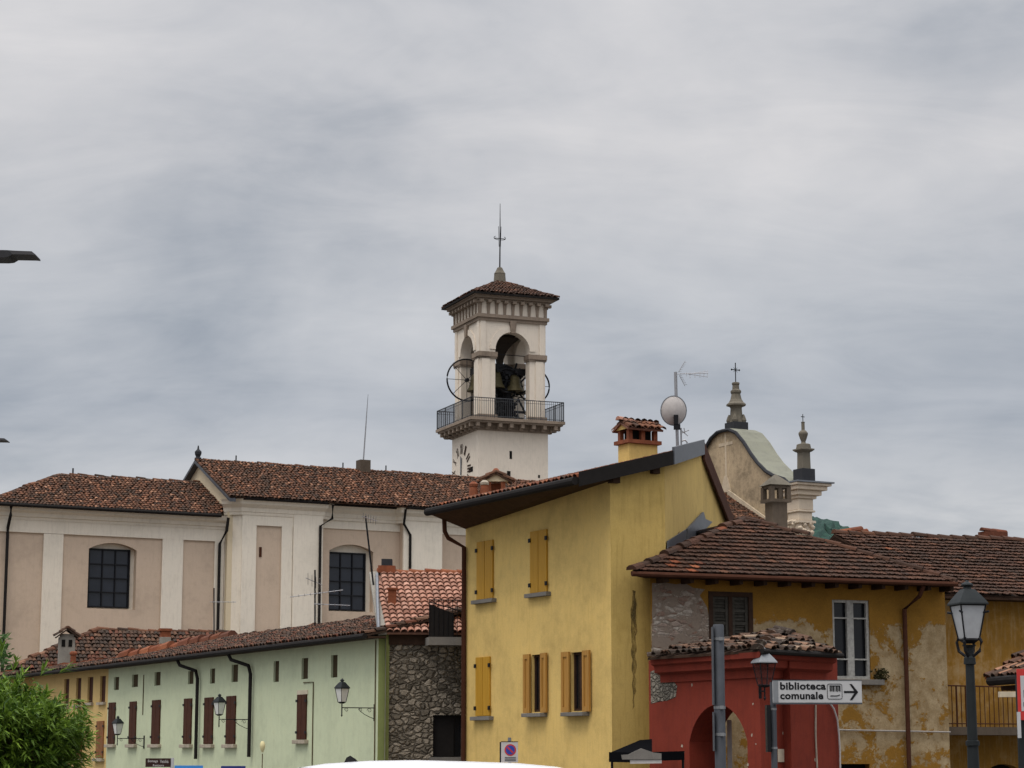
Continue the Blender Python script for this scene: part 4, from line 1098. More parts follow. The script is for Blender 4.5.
# stone house in the gap, with new tile roof
sO = GEn.pt(kg, 0); sd2 = Vector((0.985, 0.17)).normalized(); SFm = Fr((sO.x, sO.y), sd2)
stone = thing('stone_house', 'rubble stone house end with a pale new tile roof', 'house', v3(SFm.pt(1.2, 0)[:2], GZ))
k470 = SFm.hit(475, 700)[0]
zse = SFm.hit(400, 633, .2)[1]
wr_ = SFm.rect(433, 715, 462, 757)
m = MB(); m.wall(SFm, rect4(0, k470, GZ, zse - .3), [rect4(*wr_)], 0, .25); m.build('wall', M['rubble_stone'], stone)
q = MB(); q.fbox(SFm, wr_[0], wr_[1], wr_[2], wr_[3], -.3, -.2); dw = q.build('window', M['glass_black'], stone)
q = MB(); q.fbox(SFm, wr_[0] - .1, wr_[1] + .1, wr_[2] - .12, wr_[2] - .003, -.1, .12); q.build('sill', M['concrete'], dw)
km_ = wr_[0] + (wr_[1] - wr_[0]) * .74
q = MB(); q.fbox(SFm, wr_[0], km_, wr_[2] + .02, wr_[3] - .02, -.19, -.15); q.build('window_shutter', M['gutter'], dw)
q = MB(); q.fbox(SFm, -.02, k470, zse - .3, zse - .02, -.2, .04); q.build('eave_beam', M['dark_wood'], stone)
bd = Vector((-.11, .99)).normalized(); zst = EYE + 5.1
e0 = SFm.pt(-.12, zse, .25); e1 = SFm.pt(k470 + .3, zse, .25)
tt = P(377, 573, 61.3); rise = tt.z - zse
up_ = Vector((tt.x - e0.x, tt.y - e0.y, rise))
b = MB(); tiles(b, [e0, e1, e1 + up_, e0 + up_], e1 - e0, .19, .265, PAL_NEW, 81, jit=.002, lift=.03)
caps(b, e0 + up_, e1 + up_, .13, .4, PAL_RED, 82, .01); b.build('roof', M['tile_new'], stone)
q = MB(); q.face([e0 - Vector((0, 0, .03)), e0 + up_ - Vector((0, 0, .03)), v3((e0 + up_)[:2], GZ), v3(e0[:2], GZ)]); q.face([e0 + up_ - Vector((0, 0, .03)), e1 + up_ - Vector((0, 0, .03)), v3((e1 + up_)[:2], GZ), v3((e0 + up_)[:2], GZ)]); q.build('side_wall', M['grey_plaster'], stone)
q = MB(); sd_ = (e1 - e0).normalized()
q.slab([e0 - sd_ * .22 + Vector((0, 0, .02)), e0 + sd_ * .02 + Vector((0, 0, .06)), e0 + up_ + sd_ * .02 + Vector((0, 0, .06)), e0 + up_ - sd_ * .22 + Vector((0, 0, .02))], .1); q.build('verge', M['grey_plaster'], stone)
q = MB(); q.tube([P(378.5, 628, 57.9), P(377.5, 600, 59.3), P(377, 574, 61)], .045, 6); q.build('vent_pipe', M['metal_grey'], stone)
# vent and chimney on the new roof
vb = e0 + up_ * .45 + sd_ * .28
t = thing('roof_vent', 'terracotta vent hood on the pale new tile roof', 'vent', vb)
q = MB(); q.box(vb + Vector((0, 0, .2)), sd_ * .11, (0, .12, 0), (0, 0, .22)); q.box(vb + Vector((0, 0, .44)), sd_ * .15, (0, .16, 0), (0, 0, .025)); q.build('hood', M['terracotta'], t)
cb = e0 + up_ * 1.0 + sd_ * .28
t = thing('chimney', 'squat dark chimney top with weeds at the left end of the new tile roof', 'chimney', cb)
q = MB(); q.box(cb + Vector((0, 0, .1)), sd_ * .24, (0, .2, 0), (0, 0, .1)); q.build('base', M['terracotta'], t)
q = MB(); q.box(cb + Vector((0, 0, .27)), sd_ * .15, (0, .15, 0), (0, 0, .12)); q.build('stack', M['dark_stone'], t)
# balcony in the gap
bal = thing('balcony', 'iron balcony with a dark sheet screen in the gap beside the yellow house', 'balcony', P(446, 640, 57.6))
bk0 = SFm.hit(428.5, 640, .75)[0]; zb0 = SFm.hit(440, 645, .75)[1]; zb1 = SFm.hit(440, 637, .75)[1]; zb2 = SFm.hit(440, 600, .75)[1]
q = MB(); q.fbox(SFm, bk0, k470 + .1, zb0, zb1, -.05, .8); q.build('slab', M['concrete'], bal)
q = MB()
kA, kB = SFm.hit(429, 620, .75)[0], SFm.hit(454, 620, .75)[0]
q.prism(SFm, [(kA, zb1), (kB, zb1), (kB, SFm.hit(454, 613.5, .75)[1]), (kA, SFm.hit(429, 604, .75)[1])], .73, .75); q.build('screen', M['gutter'], bal)
q = MB(); q.tube([SFm.pt(bk0, zb2, .76), SFm.pt(k470 + .1, zb2 - .0, .76)], .016, 5); q.tube([SFm.pt(kA, SFm.hit(429, 602, .75)[1], .765), SFm.pt(k470 + .1, SFm.hit(463, 617, .75)[1], .765)], .016, 5)
for i in range(12):
    kk = bk0 + .02 + (k470 - bk0) * i / 11; q.tube([SFm.pt(kk, zb1, .76), SFm.pt(kk, zb2, .76)], .009, 4)
q.build('railing', M['iron'], bal)

# ------------------------------------------------------------------ yellow house
C1 = P(575, 483, 50.4); E0 = P(428, 513, 57.0); zY = C1.z
uy = (Vector((E0.x, E0.y)) - Vector((C1.x, C1.y))).normalized(); vy = Vector((uy.y, -uy.x))
c12 = Vector((C1.x, C1.y))
YL0 = Fr(c12 + vy * 1.04, uy, -vy)
k611 = YL0.hit(611, 600)[0]; P1 = YL0.O + uy * k611
YL = Fr(P1, uy, -vy); k465 = YL.hit(465.5, 600)[0]
YA = Fr(P1, vy, -uy); k666 = YA.hit(666, 600)[0]; P2_ = P1 + vy * k666
bd = Vector((.183, .983)).normalized(); YBf = Fr(P2_, bd, Vector((bd.y, -bd.x)))
TY = .2586
def zy(p): return zY + TY * ((Vector((p[0], p[1])) - c12).dot(vy))
yellow = thing('yellow_house', 'tall yellow house with orange wooden shutters and a deep dark eave', 'house', v3(P1 + uy * 4 + vy * 2, GZ))
ysh = [(478, 494, 541, 599, 0), (531.5, 548, 530.5, 592.5, 0), (477, 491, 657, 716, 0)]
yop = [(532, 543, 654.5, 712), (571.5, 585, 652, 711)]
ophole = [YL.rect(*r_[:1], r_[2], r_[1], r_[3]) for r_ in yop]
m = MB(); m.wall(YL, rect4(0, k465, GZ, zy(P1) - .02), [rect4(*r_) for r_ in ophole], 0, .12)
bkp = P1 + uy * k465
m.face([v3(bkp, GZ), v3(bkp, zy(bkp)), v3(bkp + vy * 6, zy(bkp + vy * 6)), v3(bkp + vy * 6, GZ)])
m.build('wall', M['yellow_wall'], yellow)
tr = 9.87
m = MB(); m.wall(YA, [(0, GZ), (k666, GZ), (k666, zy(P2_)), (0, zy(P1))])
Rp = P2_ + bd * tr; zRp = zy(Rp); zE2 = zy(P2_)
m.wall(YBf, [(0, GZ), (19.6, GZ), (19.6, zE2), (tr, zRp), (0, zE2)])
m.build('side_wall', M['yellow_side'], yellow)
for x0, x1, y0, y1, _ in ysh:
    pass
def wood_shutter(fr, rc, parent):
    k0, k1, z0, z1 = rc; km = (k0 + k1) / 2
    q = MB(); q.fbox(fr, k0, km - .01, z0, z1, .0, .05); q.fbox(fr, km + .01, k1, z0, z1, .0, .05)
    s_ = q.build('shutter', M['orange_wood'], parent, bevel=.008)
    for z_ in (z0 + .2, z1 - .22):
        for kk, e_ in ((k0, 1), (k1, -1)): q = MB(); q.fbox(fr, kk - .05, kk + .05, z_ - .05, z_ + .05, .05, .075); q.build('hinge', M['iron'], s_)
    q = MB(); q.fbox(fr, k0 - .14, k1 + .14, z0 - .11, z0 - .012, -.02, .14); q.build('sill', M['concrete'], parent, bevel=.008)
m_, t_, b_ = new_mat('orange_wood')
gr = noise(t_, coords(t_, (14, 14, 0.8)), 1.0, 5, 0.6)
t_.links.new(mixc(t_, ramp(t_, gr, [(0.3, 0.0), (0.7, 1.0)]), (0.36, 0.185, 0.013), (0.45, 0.24, 0.022)), b_.inputs['Base Color']); b_.inputs['Roughness'].default_value = 0.6
m_, t_, b_ = new_mat('pale_wood')
gr = noise(t_, coords(t_, (14, 14, 0.8)), 1.0, 5, 0.6)
t_.links.new(mixc(t_, ramp(t_, gr, [(0.3, 0.0), (0.7, 1.0)]), (0.30, 0.145, 0.028), (0.40, 0.21, 0.045)), b_.inputs['Base Color']); b_.inputs['Roughness'].default_value = 0.6
for x0, x1, y0, y1, _ in ysh: wood_shutter(YL, YL.rect(x0, y0, x1, y1), yellow)
for i, (x0, x1, y0, y1) in enumerate(yop):
    k0, k1, z0, z1 = ophole[i]
    q = MB(); q.fbox(YL, k0, k1, z0, z1, -.2, -.11); wn = q.build('window', M['glass_black'], yellow)
    q = MB(); km = (k0 + k1) / 2
    for ka, kb in ((k0, k0 + .05), (km - .05, km + .05), (k1 - .05, k1)): q.fbox(YL, ka, kb, z0, z1, -.112, -.07)
    q.fbox(YL, k0 + .05, km - .05, z0, z0 + .06, -.111, -.07); q.fbox(YL, km + .05, k1 - .05, z0, z0 + .06, -.111, -.07); q.fbox(YL, k0 + .05, km - .05, z1 - .06, z1, -.111, -.07); q.fbox(YL, km + .05, k1 - .05, z1 - .06, z1, -.111, -.07)
    q.build('window_frame', M['dark_wood'], wn)
    # open shutters folded back half way, hinged on the jambs
    for side in (0, 1):
        kh = k0 if side == 0 else k1
        wd = (k1 - k0) * .52
        sg = -1 if side == 0 else 1
        ang = R(1.5) if side == 0 else R(4)
        dirv = (YL.d * sg * math.cos(ang) + YL.n * math.sin(ang)); nv = YL.n * math.cos(ang) - YL.d * sg * math.sin(ang)
        f2 = Fr(YL.O + YL.d * kh + YL.n * .03, dirv, nv)
        q = MB(); q.fbox(f2, 0, wd, z0 - .02, z1 + .02, 0, .03)
        q.fbox(f2, 0, .08, z0 - .02, z1 + .02, .03, .055); q.fbox(f2, wd - .08, wd, z0 - .02, z1 + .02, .03, .055); q.fbox(f2, .08, wd - .08, z0 - .02, z0 + .1, .03, .055); q.fbox(f2, .08, wd - .08, z1 - .1, z1 + .02, .03, .055)
        q.build('shutter', M['pale_wood'], yellow)
    q = MB(); q.fbox(YL, k0 - .2, k1 + .2, z0 - .12, z0 - .03, -.02, .2); q.build('sill', M['concrete'], yellow, bevel=.008)
# roof
ov = .16
pE0 = Vector((E0.x, E0.y)) - uy * .1; pC1 = c12 - uy * ov; pC2 = P2_ - uy * ov + Vector((YBf.n.x, YBf.n.y)) * .1
pR = Rp - bd * .7 + YBf.n * .04; pRb = pR + uy * 14; pLb = pE0 + vy * ((pRb - pE0).dot(vy))
rz = lambda p, dz=0: v3(p, zy(p) + dz)
poly = [rz(pC1), rz(pE0), rz(pLb), rz(pR), rz(pC2)]
pin = YBf.n * -.25
b = MB(); tiles(b, [p + Vector((0, 0, .105)) for p in [rz(pC1), rz(pE0), rz(pLb), rz(pR + pin), rz(pC2 + pin)]], v3(uy, 0), .20, .34, PAL_RED + PAL_OLD, 91, jit=.008, lift=.012)
pG = P2_ + bd * 19.6 + YBf.n * .15
b.face([rz(pR, .14), rz(pLb, .14), v3(pG + uy * 14, zE2), v3(pG, zE2)])
caps(b, rz(pR, .12), rz(pLb, .12), .1, .4, PAL_RED, 92)
b.build('roof', M['tile_new'], yellow)
b = MB(); b.slab([p + Vector((0, 0, .1)) for p in poly], .12); b.build('soffit', M['soffit'], yellow)
b = MB(); o_ = vy * -.08
b.tube([v3(pE0 + o_, zY + .03), v3(pC1 + o_, zY + .03)], .1, 10); b.build('gutter', M['gutter'], yellow)
def board(p0, p1, n_, h_, t_, mat, name, dz=0.0):
    q = MB(); p0 = Vector(p0); p1 = Vector(p1)
    q.box((p0 + p1) / 2 + Vector((0, 0, dz)), (p1 - p0) / 2, v3(n_ * t_ / 2, 0), (0, 0, h_ / 2)); q.build(name, M[mat], yellow)
board(rz(pC1 - uy * .03, .1), rz(pC2 - uy * .03, .1), uy, .34, .05, 'gutter', 'bargeboard', -.03)
board(rz(pC2, .12) + v3(YBf.n * .03, 0), rz(pR, .12) + v3(YBf.n * .03, 0), YBf.n, .42, .06, 'flashing', 'verge_flashing')
board(rz(pR, .0) + v3(YBf.n * .03, 0), v3(pG + YBf.n * .03, zE2), YBf.n, .5, .06, 'brown_pipe', 'bargeboard')
for x in (613.5, 653.5):
    k_ = YA.hit(x, 478)[0]; p_ = P1 + vy * k_
    q = MB(); q.fbox(YA, k_ - .1, k_ + .1, zy(p_) - .22, zy(p_) - .03, -.1, .14); q.build('beam_end', M['dark_wood'], yellow)
k_ = k465 - .06
downpipe([v3(pE0 + vy * .4 - uy * .05, zY - .1), v3(pE0 + vy * .42 - uy * .05, zY - .45), YL.pt(k_ + .1, zY - .62, .5), YL.pt(k_, zY - .85, .08), YL.pt(k_, GZ, .08)], .06, 'brown_pipe', yellow)
cv0, cv1, cvr = zY - .02, zY - .36, zY + .12  # added dark sloping board standing in for shade and stain under the eave
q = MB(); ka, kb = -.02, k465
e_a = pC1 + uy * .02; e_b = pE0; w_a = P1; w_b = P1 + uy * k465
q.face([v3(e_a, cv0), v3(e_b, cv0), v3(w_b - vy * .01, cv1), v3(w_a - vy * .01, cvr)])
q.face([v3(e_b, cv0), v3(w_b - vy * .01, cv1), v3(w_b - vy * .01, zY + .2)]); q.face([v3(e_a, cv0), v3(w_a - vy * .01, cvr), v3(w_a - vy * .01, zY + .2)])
q.build('eave_shade_board', M['soffit'], yellow)
# damp stain on the yellow end wall, irregular runs of dark lichen
m_, t_, b_ = new_mat('damp_stain')
n_ = noise(t_, coords(t_, (2.0, 2.0, .5)), 2.2, 7, .7)
t_.links.new(mixc(t_, ramp(t_, n_, [(.38, 0), (.6, 1)]), (0.11, 0.08, 0.03), (0.36, 0.24, 0.07)), b_.inputs['Base Color'])
rng = random.Random(14)
lt_ = t_.links; tr_ = t_.nodes.new('ShaderNodeBsdfTransparent'); mx_ = t_.nodes.new('ShaderNodeMixShader')
n2_ = noise(t_, coords(t_, (3.5, 3.5, .7), (4, 4, 4)), 2.4, 8, .75, .3)
lt_.new(ramp(t_, n2_, [(.44, 0.0), (.60, 0.75)]), mx_.inputs[0]); lt_.new(tr_.outputs[0], mx_.inputs[1]); lt_.new(b_.outputs[0], mx_.inputs[2]); lt_.new(mx_.outputs[0], t_.nodes['Material Output'].inputs[0])
pts = []
for y in range(590, 712, 5):
    pts.append((633.5 - 3.2 * min(1, (y - 586) / 25) * (1 - (y - 590) / 130) + rng.uniform(-1.1, .8), y))
rt = []
for y in range(706, 588, -5): rt.append((634 + 3.2 * min(1, (y - 586) / 25) * (1 - (y - 590) / 130) + rng.uniform(-.8, 1.5), y))
q = MB(); q.prism(YA, [YA.hit(x, y) for x, y in pts + rt], .0, .004); q.build('damp_stain', M['damp_stain'], yellow)
# chimney of the yellow house
cb = P(638, 468, 58.5)
t, top, ax, ay = vchim('chimney', 'square yellow chimney with an open brick lantern and tile cap', cb, .92, .55, .62, 'yellow_wall', None, vy, 1.2)
q = MB(); q.box(top + Vector((0, 0, .05)), ax * .54, ay * .36, (0, 0, .05)); q.build('brick_course', M['terracotta'], t)
q = MB()
for sx in (-1, 0, 1):
    for sy in (-1, 1): q.box(top + ax * sx * .4 + ay * sy * .22 + Vector((0, 0, .24)), ax * .06, ay * .06, (0, 0, .14))
q.build('brick_pier', M['terracotta'], t)
q = MB(); q.box(top + Vector((0, 0, .24)), ax * .33, ay * .15, (0, 0, .13)); q.build('flue', M['black_void'], t)
q = MB(); tp_ = top + Vector((0, 0, .39))
for sg in (-1, 1): tiles(q, [tp_ + ay * sg * .42 - ax * .56, tp_ + ay * sg * .42 + ax * .56, tp_ + ax * .56 + Vector((0, 0, .20)), tp_ - ax * .56 + Vector((0, 0, .20))], ax, .2, .3, PAL_NEW[3:] + PAL_OLD, 95 + sg, jit=.004, lift=.015)
caps(q, tp_ - ax * .64 + Vector((0, 0, .21)), tp_ + ax * .6 + Vector((0, 0, .21)), .11, .4, PAL_NEW, 97); q.build('tile_cap', M['tile_new'], t)
q = MB(); q.f.append([q.vert(tp_ - ax * .5 + ay * .4), q.vert(tp_ - ax * .5 - ay * .4), q.vert(tp_ - ax * .5 + Vector((0, 0, .18)))]); q.build('cap_gable', M['yellow_wall'], t)
# little dormer-like chimney and two pots farther along the roof
cb = P(496, 497, 67)
t = thing('chimney', 'small brick chimney with a cream gabled hat beside two clay pots', 'chimney', cb)
q = MB()
for sx in (-1, 1): q.box(cb + Vector((sx * .22, 0, .1)), (.07, 0, 0), (0, .2, 0), (0, 0, .36))
q.box(cb + Vector((0, .1, -.15)), (.3, 0, 0), (0, .2, 0), (0, 0, .15)); q.box(cb + Vector((0, .12, .15)), (.15, 0, 0), (0, .1, 0), (0, 0, .28)); q.build('brick_stack', M['terracotta'], t)
q = MB(); fr_ = Fr((cb.x, cb.y - .22), (1, 0)); q.prism(fr_, [(-.38, cb.z + .46), (.38, cb.z + .46), (0, cb.z + .68)], 0, -.42); q.build('hat_gable', M['cream_gable'], t)
q = MB()
for sg in (-1, 1): tiles(q, [cb + Vector((sg * .5, -.3, .45)), cb + Vector((sg * .5, .3, .45)), cb + Vector((0, .3, .73)), cb + Vector((0, -.3, .73))], (0, 1, 0), .2, .3, PAL_OLD, 98 + sg)
q.build('hat_tiles', M['tile_old'], t)
q = MB(); q.lathe(cb + Vector((0, -.1, .74)), [(.08, 0), (.12, .06), (.05, .14)], 8); q.build('hat_knob', M['terracotta'], t)
for x, y0, y1, lb in ((484.5, 497, 480, 'taller clay flue pot with a pale rim next to the cream-hatted chimney'), (473.5, 499, 481.5, 'left clay flue pot with a pointed cap on the yellow house roof')):
    bp = P(x, y0, 66.5); hh = (y0 - y1) / 2182 * 66.5
    t = thing('clay_pot', lb, 'chimney pot', bp, 'clay pots on the yellow house roof')
    q = MB(); q.lathe(bp, [(.15, -.25), (.14, hh * .35), (.11, hh * .72)], 10); q.build('pot', M['terracotta'], t, smooth=True)
    q = MB(); q.lathe(bp, [(.13, hh * .72), (.14, hh * .86), (.06, hh)], 10); q.build('cap', M['sill_stone' if x > 480 else 'terracotta'], t)
# dish and antenna
mb_ = P(677, 455, 60)
sc_ = 60 / 2182.0
t = thing('television_mast', 'roof mast carrying a round satellite dish and a rake antenna', 'antenna', mb_)
px = lambda x, y, dy=0.0: P(x, y, 60 + dy)
q = MB(); q.tube([px(678, 462), px(677, 430), px(675.5, 372)], .045, 8); q.tube([px(681.5, 462), px(681, 428)], .025, 6); q.build('mast', M['antenna_metal'], t)
dc = px(675, 410.5, -.15); q = MB()
rr_ = 14.2 * sc_; nrm_ = Vector((-.25, .95, .12)).normalized(); s1 = nrm_.cross(Vector((0, 0, 1))).normalized(); s2_ = s1.cross(nrm_)
rings = []
for j in range(6):
    f = j / 5; rings.append([q.vert(dc + (s1 * math.cos(2 * math.pi * k / 28) * .96 + s2_ * math.sin(2 * math.pi * k / 28) * 1.05) * rr_ * f + nrm_ * (.12 * f * f)) for k in range(28)])
for A, B in zip(rings, rings[1:]):
    for k in range(28): q.f.append([A[k], A[(k + 1) % 28], B[(k + 1) % 28], B[k]])
dish = q.build('dish', M['dish'], t, smooth=True)
q = MB(); q.tube([dc + (s1 * math.cos(2 * math.pi * k / 28) * .96 + s2_ * math.sin(2 * math.pi * k / 28) * 1.05) * rr_ + nrm_ * .12 for k in range(29)], .016, 5, False); q.build('rim', M['metal_grey'], dish)
q = MB(); q.box(px(676, 420, -.2), (.06, 0, 0), (0, .06, 0), (0, 0, .14)); q.box(px(677, 427, -.2), (.09, 0, 0), (0, .06, 0), (0, 0, .07)); q.build('bracket', M['iron'], t)
q = MB(); q.tube([px(675.5, 374), px(708, 373)], .012, 5)
for x, a_, b_2 in ((686.5, 376, 372), (690, 378, 371.5), (695, 377.5, 371), (700, 377.5, 371), (704, 377, 370.5), (707.5, 377, 370.5)): q.tube([px(x, a_, -.3), px(x, b_2, .3)], .009, 4)
for ya, yb in ((377, 377), (371, 371)): q.tube([px(688, 374), px(708, ya)], .007, 4)
for i in range(5): q.tube([px(679 + i * 1.2, 372 - i * 2.2, -.3), px(681.5 + i * 1.2, 371 - i * 2.2, .3)], .007, 4); q.tube([px(680 + i * 1.2, 375 + i * 2.2, -.3), px(682 + i * 1.2, 376 + i * 2.2, .3)], .007, 4)
q.tube([px(678.5, 372), px(685, 361)], .009, 4); q.tube([px(679.5, 375.5), px(685, 386)], .009, 4)
q.build('rake', M['antenna_metal'], t)
q = MB()
q.tube([px(681, 443), px(682, 441), px(685, 440), px(687, 442), px(687, 445)], .022, 6)
q.tube([px(681, 430), px(688, 436)], .012, 4); q.tube([px(684, 428), px(685, 434)], .012, 4); q.tube([px(682, 433), px(689, 430)], .012, 4)
q.build('small_fittings', M['antenna_metal'], t)

# ------------------------------------------------------------------ ochre house
wv_ = Vector((.93, .36)).normalized()
O0 = P(650.5, 600, 51.0); OF = Fr((O0.x, O0.y), wv_); on = OF.n
k946 = OF.hit(946.5, 650)[0]
zOe = OF.hit(700, 574, .6)[1]
ochre = thing('ochre_house', 'weathered ochre house with peeling plaster and a dark tiled hip roof', 'house', v3(OF.pt(4, 0)[:2], 0.0))
wn_l = OF.rect(711, 594.5, 750.5, 650); wn_r = OF.rect(833, 600, 870, 679)
pbk = P2_ + bd * 7 + YBf.n * .05
low = OF.rect(841, 764, 870, 790)
m = MB(); m.wall(OF, rect4(0, k946, GZ, zOe + .05), [rect4(*wn_l), rect4(*wn_r), rect4(*low)], 0, .25)
m.face([OF.pt(k946, GZ), OF.pt(k946, zOe, 0), OF.pt(k946, zOe, -6), OF.pt(k946, GZ, -6)])
m.face([OF.pt(0, GZ), OF.pt(0, zOe, 0), v3(pbk, zOe), v3(pbk, GZ)])
m.build('wall', M['ochre_wall'], ochre)
# roof
ec = OF.pt(OF.hit(631, 575, .6)[0], zOe, .6); er_ = OF.pt(OF.hit(956, 582, .6)[0], zOe, .6); ap = P(745, 519, 55.3)
def hotspot(x, y, W_, H_): return y < .6 and 1.1 < x < 2.2 and (x * 17.3 + y * 5.1) % 1 < .45
b = MB(); tiles(b, [ec, er_, ap], er_ - ec, .21, .265, PAL_DARK, 101, FLAT, .008, .045, hot=hotspot)
caps(b, ec, ap, .13, .4, PAL_DARK + PAL_RED[:1], 102, .02); caps(b, er_, ap, .11, .4, PAL_DARK, 103, .02)
b.col = PAL_DARK[0][0]; kq, zq = YBf.hit(703, 531, .02)
b.face([ec, ap, YBf.pt(kq, zq, .02)]); kq, zq = YBf.hit(667, 556, .02); b.face([ec, YBf.pt(kq + 3, zq + .9, .02), YBf.pt(kq, zq, .02)]); b.col = (1, 1, 1)
b.face([er_, ap, ap + Vector((-2, 6, 0)), er_ + Vector((-2.5, 6, 0))])
b.build('roof', M['tile_dark'], ochre)
b = MB(); b.slab([ec + Vector((0, 0, -.03)), er_ + Vector((0, 0, -.03)), OF.pt(k946, zOe - .03, -.1), OF.pt(-.1, zOe - .03, -.1)], .05)
for i in range(13):
    kk = .2 + i * (k946 - .3) / 12; b.fbox(OF, kk - .05, kk + .05, zOe - .2, zOe - .085, -.05, .5)
b.build('eave_board', M['dark_wood'], ochre)
b = MB(); b.tube([ec + v3(on * .05, -.05), er_ + v3(on * .05, -.05)], .06, 8); b.build('gutter', M['brown_pipe'], ochre)
kp = OF.hit(906, 660, .1)[0]
downpipe([OF.pt(kp + .25, zOe - .1, .6), OF.pt(kp + .22, zOe - .35, .45), OF.pt(kp, zOe - .65, .1), OF.pt(kp, GZ, .1)], .055, 'brown_pipe', ochre)
# bare masonry at the left end
rng = random.Random(21)
mp = [(652, 583)]; 
for y in range(590, 676, 6): mp.append((652 + rng.uniform(-.3, .5), y))
edgeR = [(690, 676), (700, 668), (712, 655), (711.5, 640), (710, 620), (708, 606), (700, 596), (704, 590), (692, 588), (684, 583), (676, 585), (668, 582)]
q = MB(); q.prism(OF, [OF.hit(x, y) for x, y in mp + [(x + rng.uniform(-1.5, 1.5), y + rng.uniform(-1, 1)) for x, y in edgeR]], -.01, .006); q.build('exposed_masonry', M['exposed_brick'], ochre)
def old_shutter(fr, rc):
    k0, k1, z0, z1 = rc; km = (k0 + k1) / 2
    q = MB()
    for ka, kb in ((k0 - .06, k0 + .05), (k1 - .05, k1 + .06)): q.fbox(fr, ka, kb, z0 - .04, z1 + .06, -.05, .025)
    q.fbox(fr, k0 + .05, k1 - .05, z1 - .05, z1 + .06, -.05, .025); q.fbox(fr, km - .05, km + .05, z0, z1 - .05, -.08, .0)
    o = q.build('window', M['dark_wood'], ochre)
    q = MB()
    for ka, kb in ((k0 + .05, km - .05), (km + .05, k1 - .05)):
        for ta, tb in ((ka, ka + .07), (kb - .07, kb)): q.fbox(fr, ta, tb, z0, z1 - .05, -.08, -.03)
        q.fbox(fr, ka, kb, z0, z1 - .05, -.14, -.1)
        n_ = 4
        for i in range(n_ + 1):
            z_ = z0 + (z1 - .12 - z0) * i / n_; q.fbox(fr, ka + .07, kb - .07, z_, z_ + .07, -.085, -.04)
        for i in range(16):
            z_ = z0 + (z1 - .1 - z0) * (i + .5) / 16; q.fbox(fr, ka + .07, kb - .07, z_ - .015, z_ + .015, -.1, -.07)
    q.build('shutter', M['old_shutter'], o)
old_shutter(OF, wn_l)
k0, k1, z0, z1 = wn_r; km = (k0 + k1) / 2
q = MB()
for ka, kb in ((k0, k0 + .07), (km - .09, km + .09), (k1 - .07, k1)): q.fbox(OF, ka, kb, z0, z1, -.12, -.04)
for (ka, kb) in ((k0 + .07, km - .09), (km + .09, k1 - .07)):
    for f in (0.0, .24, .76, .965): q.fbox(OF, ka, kb, z0 + (z1 - z0) * f, z0 + (z1 - z0) * f + (.07 if f in (0, .965) else .035), -.118, -.045)
wn = q.build('window', M['window_paint'], ochre)
q = MB(); q.fbox(OF, k0, k1, z0, z1, -.2, -.15); q.build('pane', M['glass_black'], wn)
q = MB(); q.fbox(OF, k0 - .12, k1 + .28, z0 - .14, z0 - .01, -.1, .16); q.build('sill', M['concrete'], ochre, bevel=.01)
q = MB(); q.fbox(OF, low[0], low[1], low[2], low[3], -.3, -.22); q.build('doorway', M['black_void'], ochre)
q = MB(); k_a = OF.hit(839, 731, .05)[0]; k_b = OF.hit(950, 731, .05)[0]; z_a = OF.hit(900, 731, .05)[1]; q.tube([OF.pt(k_a, z_a + .02, .06), OF.pt((k_a + k_b) / 2, z_a, .06), OF.pt(k_b, z_a - .02, .06)], .022, 6); q.build('conduit', M['cable'], ochre)
# weeds on the sill: top-level plant
pw = OF.pt(k1 + .22, z0 + .0, .06)
t = thing('sill_plant', 'dark mossy clump growing on the sill of the tall ochre house window', 'plant', pw)
q = MB(); rng = random.Random(2)
for i in range(90):
    d_ = Vector((rng.gauss(0, 1), rng.gauss(0, 1), rng.gauss(.35, .6))).normalized(); p_ = pw + Vector((rng.gauss(0, .09), rng.gauss(0, .05), abs(rng.gauss(.06, .09)))); s_ = d_.cross(Vector((rng.random(), rng.random(), rng.random()))).normalized() * .03
    q.col = (rng.random(),) * 3; q.face([p_ - s_, p_ + s_, p_ + d_ * .12])
q.build('leaves', M['dry_moss'], t)
# flashing sheets where the roof meets the yellow wall
fl = MB()
zf0 = YBf.hit(668, 545)[1]
def ybp(px_, py_, o_=.03): k_, z_ = YBf.hit(px_, py_, o_); return YBf.pt(k_, z_, o_)
fl.slab([ybp(667, 553), ybp(667, 541), ybp(685, 529.5), ybp(685, 541)], .03, v3(YBf.n, 0)); fl.slab([ybp(686, 541), ybp(686, 529), ybp(702, 512), ybp(704, 519), ybp(711, 522), ybp(699, 534)], .05, v3(YBf.n, 0))
fl.build('flashing', M['flashing'], ochre)
# chimney on the ochre roof
cb = P(776.5, 526, 57.0)
t, top, ax, ay = vchim('chimney', 'old brown stucco chimney with arched vents on the ochre house roof', cb, .44, .42, .62, 'brown_stucco', None, wv_, .8)
q = MB(); q.box(top + Vector((0, 0, .03)), ax * .31, ay * .29, (0, 0, .04)); q.build('string_course', M['brown_stucco'], t)
q = MB()
for sx in (-1, 1):
    for sy in (-1, 1): q.box(top + ax * sx * .24 + ay * sy * .22 + Vector((0, 0, .22)), ax * .06, ay * .06, (0, 0, .18))
q.box(top - ay * .2 + Vector((0, 0, .2)), ax * .05, ay * .05, (0, 0, .16)); q.box(top + Vector((0, 0, .4)), ax * .28, ay * .26, (0, 0, .04)); q.build('lantern', M['brown_stucco'], t)
q = MB(); tp_ = top + Vector((0, 0, .44))
q.lathe(tp_, [(.46, 0), (.25, .15), (.07, .27), (.03, .3)], 4, math.atan2(wv_.y, wv_.x) + math.pi / 4); q.build('cap', M['stone_trim'], t)
